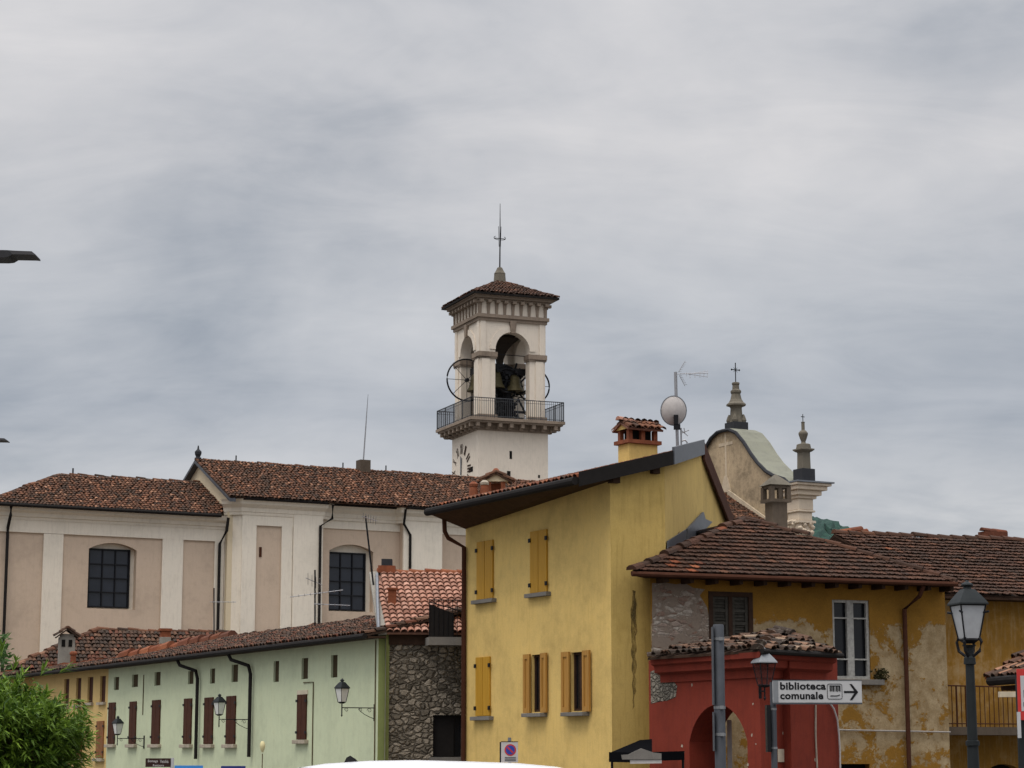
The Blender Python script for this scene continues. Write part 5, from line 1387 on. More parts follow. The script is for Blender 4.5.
# right wing set back, with balcony
RW0 = OF.pt(k946 - .3, 0, -1.5); RW = Fr((RW0.x, RW0.y), wv_)
wing = thing('ochre_wing', 'set-back ochre wing under a long dark tile roof at the right edge', 'house', v3(RW.pt(3, 0)[:2], 0.0))
kr9 = RW.hit(1130, 650)[0]; zWe = RW.hit(1000, 596, .5)[1]
dr = RW.rect(978, 764, 1030, 800); ar = arch(dr[0], dr[1], GZ, dr[3], .5)
m = MB(); m.wall(RW, rect4(0, kr9, GZ, zWe + .05), [ar], 0, .3); m.build('wall', M['ochre_plain'], wing)
q = MB(); q.fbox(RW, dr[0], dr[1], GZ, dr[3], -.35, -.28); q.build('doorway', M['black_void'], wing)
w0 = RW.pt(RW.hit(936, 592, .55)[0], zWe, .55); w1 = RW.pt(kr9, zWe, .55); bk = -RW.n * 4.3
r0 = P(834, 533.5, 59.0); r0b = RW.pt(RW.hit(834, 533.5, -3.9)[0], 0, -3.9); r0 = P(834, 534, r0b.y); r1 = v3((RW.pt(kr9, 0, -3.9))[:2], r0.z)
b = MB(); tiles(b, [w0, w1, r1, r0], w1 - w0, .21, .265, PAL_DARK, 111, FLAT, .012, .045, hot=lambda x, y, W_, H_: (math.sin(x * 3.7 + 1) * math.sin(y * 2.9 + x) > .97))
caps(b, r0, r1, .13, .4, PAL_DARK, 112, .015)
b.face([r0, r1, r1 + Vector((-1.5, 4, -2)), r0 + Vector((-1.5, 4, -2))])
b.build('roof', M['tile_dark'], wing)
b = MB(); b.slab([w0 + Vector((0, 0, -.04)), w1 + Vector((0, 0, -.04)), RW.pt(kr9, zWe - .04, -.1), RW.pt(0, zWe - .04, -.1)], .06); b.build('eave_board', M['dark_wood'], wing)
for x, y, lb in ((993, 537, 'low brick stub sticking up from the right roof ridge'), (851, 531, 'clump of broken orange ridge tiles on the far roof')):
    bp = P(x, y, r0b.y + (2.4 if x > 900 else .3))
    t = thing('ridge_stub', lb, 'chimney', bp)
    q = MB()
    if x > 900: q.col = PAL_RED[2][0]; q.box(bp + Vector((0, 0, .0)), v3(wv_ * .36, 0), v3(on * .2, 0), (0, 0, .14)); caps(q, bp + v3(-wv_ * .4, .14), bp + v3(wv_ * .4, .14), .1, .3, PAL_RED, 113)
    else:
        q.col = PAL_RED[0][0]; caps(q, bp + v3(-wv_ * .35, -.12), bp + v3(wv_ * .3, .06), .13, .3, PAL_RED, 114, .03); caps(q, bp + v3(wv_ * .1, -.1), bp + v3(wv_ * .45, .0), .12, .3, PAL_RED, 115, .03)
    q.build('brickwork' if x > 900 else 'tiles', M['tile_new'], t)
# balcony of the wing
balc = thing('balcony', 'stone slab balcony with a rusty iron railing on the set-back ochre wing', 'balcony', RW.pt(1.5, EYE + 1, .5))
kb0 = RW.hit(947, 725, 1.0)[0]; zbl0, zbl1, zbl2 = RW.hit(980, 735, 1.0)[1], RW.hit(980, 727, 1.0)[1], RW.hit(980, 686, 1.0)[1]
q = MB(); q.fbox(RW, kb0, kr9, zbl0, zbl1, 0, 1.05); q.build('slab', M['brown_stucco'], balc)
q = MB(); q.tube([RW.pt(kb0, zbl2, 1.0), RW.pt(kr9, zbl2 - .05, 1.0)], .02, 6); q.tube([RW.pt(kb0, zbl1 + .08, 1.0), RW.pt(kr9, zbl1 + .08, 1.0)], .015, 5)
nb = 34
for i in range(nb):
    kk = kb0 + .03 + i * .135
    if kk > kr9: break
    q.tube([RW.pt(kk, zbl1, 1.0), RW.pt(kk, zbl2, 1.0)], .012, 5)
    if i % 2 == 0 and i < 8: q.tube([RW.pt(kk, zbl1, 1.0), RW.pt(kk, zbl2 + .0, 1.0)], .024, 5)
q.tube([RW.pt(kb0, zbl2, 1.0), RW.pt(kb0, zbl2, 0)], .02, 6)
q.build('railing', M['brown_pipe'], balc)
# little tiled porch roof at the right edge
pr0 = P(991, 681, 47)
porch = thing('porch', 'corner of a small tiled porch roof with a dark gutter at the right edge', 'porch', v3((pr0 + Vector((1.5, 1, 0)))[:2], GZ))
pd = Vector((.62, -.78)).normalized(); pu = Vector((.78, .62))
pe0 = pr0; pe1 = pr0 + v3(pd * 2.6, 0); pu3 = v3(pu * 1.5, .62)
pe0 = P(991, 680, 47); pe1 = P(1070, 664, 43.5); pe1.z = pe0.z + .0
pu3 = Vector((1.0, 1.2, .62))
b = MB(); tiles(b, [pe0, pe1, pe1 + pu3, pe0 + pu3], pe1 - pe0, .22, .34, PAL_OLD, 121, jit=.03); caps(b, pe0, pe0 + pu3, .11, .34, PAL_RED, 122); b.build('roof', M['tile_old'], porch)
b = MB(); b.tube([pe0 + Vector((-.03, -.05, -.03)), pe1 + Vector((-.03, -.05, -.03))], .1, 10); b.build('gutter', M['gutter'], porch)
b = MB(); b.slab([pe0 + Vector((.25, .2, -.12)), pe1 + Vector((.25, .2, -.12)), pe1 + pu3 + Vector((0, 0, -.72)), pe0 + pu3 + Vector((0, 0, -.72))], .1); b.build('ceiling', M['dark_wood'], porch)
pp = P(1034, 760, 46.5)
b = MB(); b.abox(pp.x, pp.x + .3, pp.y, pp.y + .3, GZ, pe0.z - .1); b.build('post', M['pale_cream'], porch)
b = MB(); b.abox(P(996, 693, 49).x, pp.x + .5, 48.6, 48.8, P(996, 697, 48.6).z, P(996, 691.5, 48.6).z); b.abox(pp.x + .2, pp.x + .5, 46, 48.7, GZ, P(996, 697, 48.6).z); b.build('parapet', M['pale_cream'], porch)

# ------------------------------------------------------------------ red gatehouse
KD = 46.5; K3 = P(760, 700, KD); k2d = Vector((K3.x, K3.y))
RL = Fr(k2d, uy, -vy)
rd = Vector((.65, .76)).normalized(); RR = Fr(k2d, rd)
kl = RL.hit(649, 700)[0]; krr = RR.hit(838.5, 720)[0]
zS = RL.hit(700, 655.5, .4)[1]
shed = thing('red_gatehouse', 'small red plastered gatehouse with an arched opening and mossy tiles', 'gatehouse', v3(k2d + uy * 2 + vy, GZ))
aw = [RL.hit(689, 720)[0], RL.hit(747, 720)[0]]; az = RL.hit(718, 704.5)[1]
hole = arch(min(aw), max(aw), GZ + .01, az, .72 * (max(aw) - min(aw)) / 2, 16)
m = MB(); m.wall(RL, rect4(0, kl, GZ, zS), [hole], 0, .8)
m.wall(RL, rect4(.02, kl, GZ, zS), [hole], -.8)
m.wall(RR, rect4(0, krr, GZ, zS))
ee = RR.pt(krr, 0); m.face([v3(ee[:2], GZ), v3(ee[:2], zS), v3((ee + v3(uy * 1.8, 0))[:2], zS), v3((ee + v3(uy * 1.8, 0))[:2], GZ)])
m.build('wall', M['red_wall'], shed)
cpf = [(0, zS - .52), (.04, zS - .52), (.05, zS - .36), (.2, zS - .30), (.21, zS - .16), (.30, zS - .12), (.31, zS - .0), (0, zS - .0)]
q = MB(); sweep(q, [RL.pt(kl - .55, 0)[:2], k2d, RR.pt(krr - .5, 0)[:2]], cpf, 1)
q.build('cornice', M['red_wall'], shed)
l0 = RL.pt(kl - .62, zS + .03, .42); c0 = k2d + (RL.n + RR.n).normalized() * .5; c0 = v3(c0, zS + .03); r0_ = RR.pt(krr - .55, zS + .03, .42); apx = P(776, 633, 49.2)
b = MB(); tiles(b, [c0, l0, apx], l0 - c0, .19, .34, PAL_SHED, 131, jit=.04, lift=.05); tiles(b, [c0, r0_, apx], r0_ - c0, .19, .34, PAL_SHED, 132, jit=.04, lift=.05)
caps(b, c0, apx, .14, .36, PAL_SHED, 133, .04); caps(b, l0, apx, .12, .36, PAL_SHED, 134, .05); caps(b, r0_, apx, .13, .36, PAL_SHED, 135, .04)
b.build('roof', M['tile_shed'], shed)
b = MB(); b.slab([l0, c0, r0_, apx - Vector((0, 0, .4))], .05); b.build('eave_board', M['dark_wood'], shed)
b = MB(); b.tube([c0 + v3(RR.n * .06, -.02), r0_ + v3(RR.n * .06, -.02)], .06, 8); b.build('gutter', M['gutter'], shed)
rng = random.Random(8)
pp_ = [(651, 671), (660, 668), (668, 672), (673, 682), (677, 686), (676, 697), (668, 700), (660, 702), (652, 704)]
q = MB(); q.prism(RL, [RL.hit(x + rng.uniform(-.8, .8), y + rng.uniform(-.8, .8)) for x, y in pp_], -.01, .006); q.build('bare_patch', M['patch_stone'], shed)
q = MB()
for x, y, s_ in ((692, 685, 1.1), (753, 704, .9), (752, 735, 1.1), (756, 744, .8), (682, 746, 1.3), (684, 752, 1.0), (748, 765, 1.2)):
    q.prism(RL, [RL.hit(x + s_ * math.cos(a_) * rng.uniform(.4, 1.0), y + 1.9 * s_ * math.sin(a_) * rng.uniform(.4, 1.0)) for a_ in [i * .9 for i in range(7)]], -.004, .004)
for x, y, s_ in ((783, 733, 1.0), (786, 741, .8), (815, 760, 1.0)):
    q.prism(RR, [RR.hit(x + s_ * math.cos(a_) * rng.uniform(.4, 1.0), y + 2.6 * s_ * math.sin(a_) * rng.uniform(.4, 1.0)) for a_ in [i * .9 for i in range(7)]], -.004, .004)
q.build('chipped_plaster', M['sill_stone'], shed)
q = MB(); k_ = RR.hit(816, 720, .03)[0]; q.tube([RR.pt(k_, RR.hit(816, 705)[1], .03), RR.pt(k_ - .03, RR.hit(816, 735)[1], .03), RR.pt(k_, RR.hit(816, 768)[1], .03)], .02, 5); q.build('crack_line', M['sill_stone'], shed)
t = thing('conduit_pipe', 'thin pale pipe curving down the right edge of the red gatehouse', 'pipe', RR.pt(krr, GZ, .05))
q = MB(); q.tube([RR.pt(RR.hit(x, y, .06)[0], RR.hit(x, y, .06)[1], .06) for x, y in ((829, 702), (834, 709), (837.5, 720), (839, 735), (840, 752), (840.5, 790))], .022, 6); q.build('pipe', M['dish'], t)
nt_ = RR.rect(777.5, 749, 784.5, 762)
t = thing('notice', 'small pale notice on the red gatehouse wall under the library sign', 'notice', RR.pt(nt_[0], nt_[2], 0))
q = MB(); q.fbox(RR, nt_[0], nt_[1], nt_[2], nt_[3], .006, .02); q.build('sheet', M['pale_cream'], t)
# post seen through the arch
ps = P(730, 768, 49.5)
t = thing('marker_post', 'pale narrow post standing inside the red arch', 'post', v3(ps[:2], GZ))
q = MB(); q.box(v3(ps[:2], (GZ + P(731, 720, 49.5).z) / 2), (.05, .0, 0), (0, .03, 0), (0, 0, (P(731, 720, 49.5).z - GZ) / 2)); q.build('shaft', M['dish'], t)
# black awning and grey board in the corner
awn = thing('awning', 'black sloping awning between the yellow wall and the red gatehouse', 'awning', P(630, 768, 46))
a0_, a1_, a2_, a3_ = P(609, 752, 46.0), P(650, 737.5, 49.6), P(684, 752, 46.8), P(611, 762, 46.0)
q = MB(); q.slab([P(609, 753, 46), P(652, 755, 45.5), P(652, 739, 49.5), P(640, 740, 49.8)], .1); q.slab([P(609, 762, 46), P(609, 752, 46), P(653, 753, 45.5), P(653, 763, 45.5)], .04, Vector((0, 1, 0)))
q.slab([P(652, 752, 45.5), P(684.5, 751, 46.4), P(684.5, 751, 47.5), P(652, 752, 48.5)], .06); q.slab([P(652, 752, 45.5), P(684.5, 751.5, 46.4), P(684.5, 760, 46.4), P(652, 761, 45.5)], .04, Vector((0, 1, 0)))
q.build('canopy', M['awning_black'], awn)
q = MB(); q.tube([P(612, 762, 46.1), v3(P(612, 762, 46.1)[:2], GZ)], .03, 6); q.tube([P(683, 760, 46.5), v3(P(683, 760, 46.5)[:2], GZ)], .03, 6); q.build('leg', M['iron'], awn)
gbd = thing('sign_board', 'grey board with a pitched top and a pale strip hung on the black awning', 'sign', P(641, 764, 45.3))
fr_ = Fr((P(641, 755, 45.3).x, 45.3), (.99, .12))
q = MB(); q.prism(fr_, [fr_.hit(x, y) for x, y in ((621, 755), (628, 754.5), (641, 748.3), (653, 752.5), (661, 753.5), (661, 759.5), (622, 759.5))], 0, .05); q.build('board', M['concrete'], gbd)
q = MB(); q.prism(fr_, [fr_.hit(x, y) for x, y in ((630, 760), (661.5, 760), (661.5, 763.3), (630, 763.8))], 0, .03); q.build('strip', M['dish'], gbd)

# ------------------------------------------------------------------ wall lanterns (bracket root on the wall, arm along local +X)
def lantern_parts(t, c, w_, h_, hatmat, glassmat, framemat, rotz):
    """four-sided tapered street lantern; c = underside of the glass, built in world space under t"""
    r_ = w_ / 2 * math.sqrt(2)
    q = MB(); q.lathe(c, [(r_ * .56, .015), (r_ * .96, h_ - .01)], 4, rotz); q.build('glass', M[glassmat], t)
    q = MB()
    for i in range(4):
        a_ = rotz + math.pi / 2 * i
        p0 = c + Vector((math.cos(a_), math.sin(a_), 0)) * r_ * .58; p1 = c + Vector((math.cos(a_) * r_, math.sin(a_) * r_, h_))
        q.tube([p0, p1], w_ * .032, 5)
        a2_ = a_ + math.pi / 2
        q.tube([p0, c + Vector((math.cos(a2_), math.sin(a2_), 0)) * r_ * .58], w_ * .03, 5)
        q.tube([p1, c + Vector((math.cos(a2_) * r_, math.sin(a2_) * r_, h_))], w_ * .03, 5)
    q.lathe(c, [(r_ * .3, -.1 * h_), (r_ * .58, 0.0), (r_ * .5, .012)], 4, rotz)
    q.build('frame', M[framemat], t)
    q = MB(); q.lathe(c, [(r_ * 1.18, h_), (r_ * 1.16, h_ * 1.05), (r_ * .95, h_ * 1.18), (r_ * .62, h_ * 1.36), (r_ * .42, h_ * 1.46)], 4, rotz)
    q.lathe(c, [(r_ * .26, h_ * 1.45), (r_ * .2, h_ * 1.53), (r_ * .34, h_ * 1.57), (r_ * .3, h_ * 1.62), (r_ * .12, h_ * 1.67), (r_ * .07, h_ * 1.72)], 10)
    q.build('hat', M[hatmat], t, bevel=.006)
def wall_lantern(label, group, hat):
    t = thing('wall_lantern', label, 'wall lamp', (0, 0, 0), group)
    q = MB(); q.box((.015, 0, 0), (.015, 0, 0), (0, .03, 0), (0, 0, .22)); q.tube([(0, 0, .12), (.95, 0, .12)], .014, 6)
    q.tube([(.02, 0, -.16), (.12, 0, -.13), (.3, 0, -.05), (.42, 0, .03), (.46, 0, .11)], .009, 5)
    def spiral(cx, cz, r_):
        return [(cx + r_ * (1 - i / 16) * math.cos(i * .6), 0, cz + r_ * (1 - i / 16) * math.sin(i * .6)) for i in range(14)]
    for cx, r_ in ((.16, .07), (.42, .06), (.82, .06)): q.tube(spiral(cx, .12 - r_, r_), .007, 4)
    q.tube([(.95, 0, -.06), (.95, 0, .22)], .016, 6); q.lathe(Vector((.95, 0, -.12)), [(.005, 0), (.025, .04), (.012, .07)], 8)
    q.build('bracket', M['iron'], t)
    lantern_parts(t, Vector((.95, 0, .26)), .26, .36, hat, 'pale_glass', 'iron', R(45 + 15))
    return t
aang = math.atan2((-vg).y, (-vg).x)
first = None
specs = [(375, 708, 'wall lantern nearest the stone corner of the green house'), (249, 719.5, 'middle wall lantern, beside the black downpipe on the green house'), (144.5, 738.5, 'farthest wall lantern, near the orange end of the green house')]
for x, y, lb in specs:
    k_, z_ = GF.hit(x, y)
    loc = GF.pt(k_, z_ - .12, 0.0)
    if first is None:
        first = wall_lantern(lb, 'lanterns on the green house', 'lamp_green'); first.location = loc; first.rotation_euler = (0, 0, aang)
    else: dup(first, loc, aang, lb, 'lanterns on the green house')
sl = thing('wall_lantern', 'pale hatted lantern on the corner of the red gatehouse behind the library sign', 'wall lamp', (0, 0, 0))
q = MB(); q.tube([(0, 0, 0), (.35, 0, 0)], .016, 6); q.tube([(.35, 0, -.12), (.35, 0, .1)], .016, 6); q.lathe(Vector((.35, 0, -.2)), [(.005, 0), (.03, .05), (.012, .09)], 8); q.box((.01, 0, 0), (.01, 0, 0), (0, .03, 0), (0, 0, .15)); q.build('bracket', M['iron'], sl)
lantern_parts(sl, Vector((.35, 0, .12)), .36, .46, 'lamp_hat_pale', 'clear_glass', 'iron', R(45 + 10))
kz = P(765, 690, 46.1)
sl.location = (K3.x - .0, K3.y - .02, kz.z - .02); sl.rotation_euler = (0, 0, math.atan2(-.98, .17))

# ------------------------------------------------------------------ street lamp on the right
LD = 22.0; sp = 2182 / LD
lb0 = P(969.5, 655, LD)
lamp = thing('street_lamp', 'black cast iron street lamp with a frosted four-sided lantern', 'street lamp', (lb0.x, lb0.y, 0))
zt_ = lambda y: P(969.5, y, LD).z
q = MB(); q.lathe((lb0.x, lb0.y, 0), [(.16, 0), (.16, .25), (.11, .35), (.1, .7), (.075, .8), (.056, zt_(746)), (.07, zt_(746) + .005), (.07, zt_(741)), (.052, zt_(741) + .005), (.044, zt_(665)), (.062, zt_(664)), (.058, zt_(658)), (.038, zt_(656)), (.042, zt_(648)), (.075, zt_(645))], 14); q.build('pole', M['lamp_green'], lamp, smooth=True)
c_ = Vector((lb0.x, lb0.y, zt_(640)))
q = MB()
for i in range(4):
    a_ = R(45 + 12) + math.pi / 2 * i; d_ = Vector((math.cos(a_), math.sin(a_), 0))
    q.tube([c_ + d_ * .03 + Vector((0, 0, -.17)), c_ + d_ * .11 + Vector((0, 0, -.11)), c_ + d_ * .13 + Vector((0, 0, -.02)), c_ + d_ * .11 + Vector((0, 0, .02))], .016, 6)
    q.tube([c_ + d_ * .16 + Vector((0, 0, .27)), c_ + d_ * .22 + Vector((0, 0, .28))], .012, 5)
q.build('cradle', M['iron'], lamp)
lantern_parts(lamp, c_, .268, (640 - 605.5) / sp, 'lamp_green', 'lamp_glass', 'iron', R(45 + 12))

# ------------------------------------------------------------------ grey posts and the library sign
GD = 28.0; pg = P(719.5, 700, GD)
post = thing('sign_post', 'thick grey metal post with straps and the edge of a sign plate', 'sign post', (pg.x, pg.y, 0))
zt_ = lambda y: P(719, y, GD).z
q = MB(); q.lathe((pg.x, pg.y, 0), [(.07, 0), (.07, zt_(626)), (.062, zt_(624.5))], 20); q.build('pole', M['pole_grey'], post, smooth=True)
for y in (639, 707.5, 734.5):
    q = MB(); q.lathe((pg.x, pg.y, zt_(y)), [(.075, -.018), (.075, .018)], 20); q.box((pg.x + .02, pg.y - .08, zt_(y)), (.025, 0, 0), (0, .012, 0), (0, 0, .022)); q.build('strap', M['strap_grey'], post)
q = MB(); q.abox(pg.x - .086, pg.x - .072, pg.y - .1, pg.y + .08, zt_(705), zt_(627)); q.abox(pg.x - .086, pg.x - .075, pg.y - .1, pg.y + .08, zt_(751), zt_(712)); q.build('sign_plate', M['pole_grey'], post)
SD = 30.0
pa, pb = P(773, 702, SD), P(862.5, 703.5, SD)
s0 = Vector((pa.x, pa.y)); SFr = Fr(s0, (1.0, 0.02), (.02, -1))
sw = (Vector((pb.x, pb.y)) - s0).length; sz0 = (P(773, 702, SD).z + P(862, 703.5, SD).z) / 2; sz1 = P(800, 680.5, SD).z
def sq(x, y): return SFr.hit(x, y)
lib = thing('library_sign', 'grey direction sign reading biblioteca comunale with a black arrow', 'sign', (P(772.5, 720, SD).x, SD, 0))
q = MB(); q.fbox(SFr, 0, sw, sz0, sz1, -.03, 0); q.build('panel', M['sign_white'], lib, bevel=.004)
q = MB(); q.fbox(SFr, 0, sw, sz0 - .02, sz0 - .001, -.035, .004); q.fbox(SFr, -.004, sw + .004, sz1 + .001, sz1 + .008, -.035, .004); q.build('frame', M['pole_grey'], lib)
q = MB(); q.fbox(SFr, .004, .075, sz0 + .003, sz1 - .003, .001, .003); q.build('end_strip', M['lamp_hat_pale'], lib)
zs = lambda y: SFr.hit(815, y)[1]
def tx(body, x0, x1, y0, y1, mat, name, par, fr, o=.003, bold=.02):
    ka, kb = fr.hit(x0, y0, o)[0], fr.hit(x1, y0, o)[0]; za, zb = fr.hit((x0 + x1) / 2, y1, o)[1], fr.hit((x0 + x1) / 2, y0, o)[1]
    q = MB(); add_text(q, body, lambda x, y: fr.pt(ka + (kb - ka) * x, za + (zb - za) * y, o), bold); return q.build(name, M[mat], par)
tx('biblioteca', 780, 825.8, 682.2, 689.8, 'sign_black', 'lettering', lib, SFr, .003, .035)
tx('comunale', 780, 823.3, 691.8, 699.4, 'sign_black', 'lettering', lib, SFr, .003, .035)
q = MB(); kA_, z_ = sq(844, 692); kB_, _ = sq(857.5, 692)
q.fbox(SFr, kA_, kB_ - .02, z_ - .014, z_ + .014, .001, .004)
for sg in (1, -1):
    q.prism(SFr, [(kB_ + .008, z_), (kB_ - .075, z_ + sg * .108), (kB_ - .108, z_ + sg * .108), (kB_ - .035, z_)], .0012 + .0002 * sg, .0045 + .0002 * sg)
q.build('arrow', M['sign_black'], lib)
q = MB(); kA_, zA_ = sq(827.5, 699); kB_, zB_ = sq(841.8, 684)
n_ = 24; r_ = .025
def rr_pts(k0, k1, z0, z1, r):
    pts = []
    for (cx, cz, a0) in ((k1 - r, z1 - r, 0), (k0 + r, z1 - r, 90), (k0 + r, z0 + r, 180), (k1 - r, z0 + r, 270)):
        for i in range(5): pts.append((cx + r * math.cos(R(a0 + i * 22.5)), cz + r * math.sin(R(a0 + i * 22.5))))
    return pts
pts = rr_pts(kA_, kB_, zA_, zB_, r_); q.tube([SFr.pt(k, z, .003) for k, z in pts + pts[:1]], .0035, 5, False)
wd = kB_ - kA_; hg = zB_ - zA_
for i, (a_, b_, tl) in enumerate(((.16, .24, .02), (.27, .33, .0), (.36, .46, .05), (.5, .55, .02), (.6, .7, .06), (.73, .77, .0), (.8, .9, .03))):
    q.prism(SFr, [(kA_ + wd * a_, zA_ + hg * .52), (kA_ + wd * b_, zA_ + hg * (.52 - tl)), (kA_ + wd * b_, zA_ + hg * .86), (kA_ + wd * a_, zA_ + hg * .86)], .001, .003)
q.prism(SFr, [(kA_ + wd * .16, zA_ + hg * .84), (kA_ + wd * .9, zA_ + hg * .84), (kA_ + wd * .9, zA_ + hg * .9), (kA_ + wd * .16, zA_ + hg * .9)], .0005, .0025)
q.tube([SFr.pt(kA_ + wd * f, zA_ + hg * (.12 + .2 * f + .04 * math.sin(f * 7)), .003) for f in (.2, .35, .5, .65, .85)], .006, 5)
q.build('emblem', M['sign_black'], lib)
q = MB(); px_ = P(774.2, 720, SD).x; q.lathe((px_, SD + .075, 0), [(.042, 0), (.042, sz1 - .02)], 14); q.build('pole', M['pole_grey'], lib, smooth=True)
q = MB(); q.abox(px_ - .1, px_ - .05, SD - .02, SD + .2, P(773, 752, SD).z, P(773, 705, SD).z); q.build('side_plate', M['sign_black'], lib)
for y in (709, 748):
    q = MB(); z_ = P(773, y, SD).z; q.lathe((px_, SD + .075, z_), [(.047, -.015), (.047, .015)], 14); q.build('strap', M['strap_grey'], lib)

# right edge: red and white sign on a dark post
RD = 20.0; rp_ = P(1021.5, 750, RD)
t = thing('road_sign', 'white road sign with a red border cut by the right edge', 'road sign', (rp_.x, RD, 0))
fr_ = Fr((P(1017.8, 700, RD).x, RD), (1, 0), (0, -1)); za, zb = P(1018, 720, RD).z, P(1018, 669, RD).z
q = MB(); q.fbox(fr_, 0, .42, za, zb, -.012, 0); q.build('border', M['sign_red'], t)
q = MB(); q.fbox(fr_, .03, .39, za + .08, zb - .06, .001, .003); pl_ = q.build('plate', M['sign_white'], t)
q = MB(); q.fbox(fr_, .055, .12, za + .2, za + .27, .0035, .005); q.build('marking', M['sign_black'], t)
q = MB(); q.fbox(fr_, .05, .10, za + .12, za + .16, .0035, .005); q.build('marking', M['sign_black'], t)
q = MB(); fx = P(1016.2, 720, RD).x; q.abox(fx, fx + .03, RD - .05, RD - .03, P(1016, 738, RD).z, P(1016, 712, RD).z); q.build('side_plate', M['sign_white'], t)
q = MB(); q.lathe((rp_.x + .02, RD + .06, 0), [(.04, 0), (.04, zb - .05)], 12); q.build('pole', M['lamp_green'], t)

# parking restriction sign by the yellow house
ND = 40.0; np_ = P(509.5, 750, ND)
t = thing('no_parking_sign', 'white plate with a red and blue no parking disc before the yellow house', 'road sign', (np_.x, ND, GZ + .2))
fr_ = Fr((P(501, 750, ND).x, ND), (1, 0), (0, -1)); za, zb = P(509, 762.5, ND).z, P(509, 742, ND).z; wdt = P(518, 750, ND).x - P(501, 750, ND).x
q = MB(); q.fbox(fr_, 0, wdt, za, zb, -.02, 0); q.build('plate', M['dish'], t)
q = MB(); q.fbox(fr_, -.025, 0.0, za, zb, -.06, .003); q.fbox(fr_, 0, wdt, zb, zb + .012, -.03, .003); q.build('frame', M['sign_black'], t)
def disc(fr, k, z, r, o0, o1): return [(k + r * math.cos(i * math.pi / 14), z + r * math.sin(i * math.pi / 14)) for i in range(28)]
ck_, cz_ = fr_.hit(510.3, 750)
q = MB(); q.prism(fr_, disc(fr_, ck_, cz_, .105, 0, 0), .001, .003); q.build('red_ring', M['sign_red'], t)
q = MB(); q.prism(fr_, disc(fr_, ck_, cz_, .082, 0, 0), .0032, .005); q.build('blue_disc', M['sign_blue'], t)
q = MB(); q.prism(fr_, [(ck_ - .06, cz_ + .04), (ck_ - .04, cz_ + .06), (ck_ + .06, cz_ - .04), (ck_ + .04, cz_ - .06)], .0052, .007); q.build('red_bar', M['sign_red'], t)
q = MB()
for y in (757.5, 759, 760.5): 
    k_, z_ = fr_.hit(510, y); q.fbox(fr_, ck_ - .1, ck_ + .1, z_ - .008, z_ + .006, .001, .003)
q.build('text_lines', M['pole_grey'], t)
q = MB(); q.lathe((np_.x, ND + .06, GZ), [(.03, 0), (.03, P(509, 737.5, ND).z - GZ)], 10); q.build('pole', M['metal_grey'], t)

# shop signs low on the left
BD = 44.0; bp_ = P(172, 760, BD)
t = thing('shop_sign', 'dark brown direction plate with small white lettering before the green house', 'sign', (bp_.x, BD, GZ))
fr_ = Fr((P(145.5, 762, BD).x, BD), (1, 0), (0, -1)); za, zb = P(160, 767, BD).z, P(160, 758.3, BD).z; wdt = P(170.5, 750, BD).x - P(145.5, 750, BD).x
q = MB(); q.fbox(fr_, 0, wdt, za, zb, -.02, 0); q.build('plate', M['sign_brown'], t)
tx('Bottega', 148, 158, 759.7, 763.0, 'dish', 'lettering', t, fr_, .003, .01); tx('Vecchia', 160, 168.5, 759.7, 763.0, 'dish', 'lettering', t, fr_, .003, .01); tx('Restauro', 153, 164, 764.2, 766.4, 'dish', 'lettering', t, fr_, .003, .01)
q = MB(); q.lathe((bp_.x, BD + .04, GZ), [(.035, 0), (.035, zb - GZ + .01)], 10); q.build('pole', M['sign_white'], t)
for x0, x1, y, mt, lb in ((174.5, 203, 765.5, 'sign_light_blue', 'light blue sign plate whose top edge shows beside the brown sign'), (221, 245.5, 766, 'sign_navy', 'navy blue sign plate whose top edge shows under the black downpipe')):
    a_, b_ = P(x0, y, BD + 1), P(x1, y, BD + 1)
    t = thing('blue_sign', lb, 'sign', ((a_.x + b_.x) / 2, BD + 1, GZ))
    q = MB(); q.abox(a_.x, b_.x, BD + 1, BD + 1.02, a_.z - .3, a_.z); q.build('plate', M[mt], t)
    q = MB(); q.lathe(((a_.x + b_.x) / 2, BD + 1.06, GZ), [(.03, 0), (.03, a_.z - GZ - .02)], 10); q.build('pole', M['metal_grey'], t)
mk = P(262.5, 747, 50)
t = thing('marker', 'pale yellow rounded marker on a thin stick before the green house', 'marker', (mk.x, 50, GZ))
q = MB(); q.lathe(mk, [(.015, -.12), (.04, -.07), (.062, 0), (.058, .07), (.03, .13)], 12); q.build('head', M['pale_yellow'], t, smooth=True)
q = MB(); q.tube([(mk.x, 50, GZ), (mk.x, 50, mk.z - .15)], .012, 5); q.build('stick', M['stem'], t)

# ------------------------------------------------------------------ aerials over the low roofs
def aerial(x, y0, y1, Y, label, booms, lean=0.0, extra=None):
    b_ = P(x, y0, Y); t = thing('aerial', label, 'antenna', b_)
    q = MB(); q.tube([P(x, y0, Y), P(x + lean, y1, Y)], .028, 6); q.build('mast', M['iron'], t)
    q = MB()
    for (xa, ya, xb, yb, ne, el_) in booms:
        q.tube([P(xa, ya, Y - .3), P(xb, yb, Y + .3)], .012, 5)
        for i in range(ne):
            f = (i + .5) / ne; c_ = P(xa + (xb - xa) * f, ya + (yb - ya) * f, Y - .3 + .6 * f)
            q.tube([c_ + Vector((.02, -.25, el_)), c_ + Vector((-.02, .25, -el_))], .007, 4)
    q.build('boom', M['antenna_metal'], t)
    return t
aerial(315, 626, 570, 67.5, 'thin television aerial on the old roof beside the church downpipe', [(290, 597, 343, 590, 9, .02), (314, 604, 350, 605.5, 6, .02), (306, 578, 322, 585, 4, .16)])
aerial(214, 636, 588, 84, 'small aerial with level booms before the church corner', [(210, 602, 236, 602, 5, .02)])
aerial(376.5, 612, 516, 60.5, 'tall leaning aerial pole at the left edge of the new tile roof', [(362, 516.5, 377, 521, 6, .08)], -11)

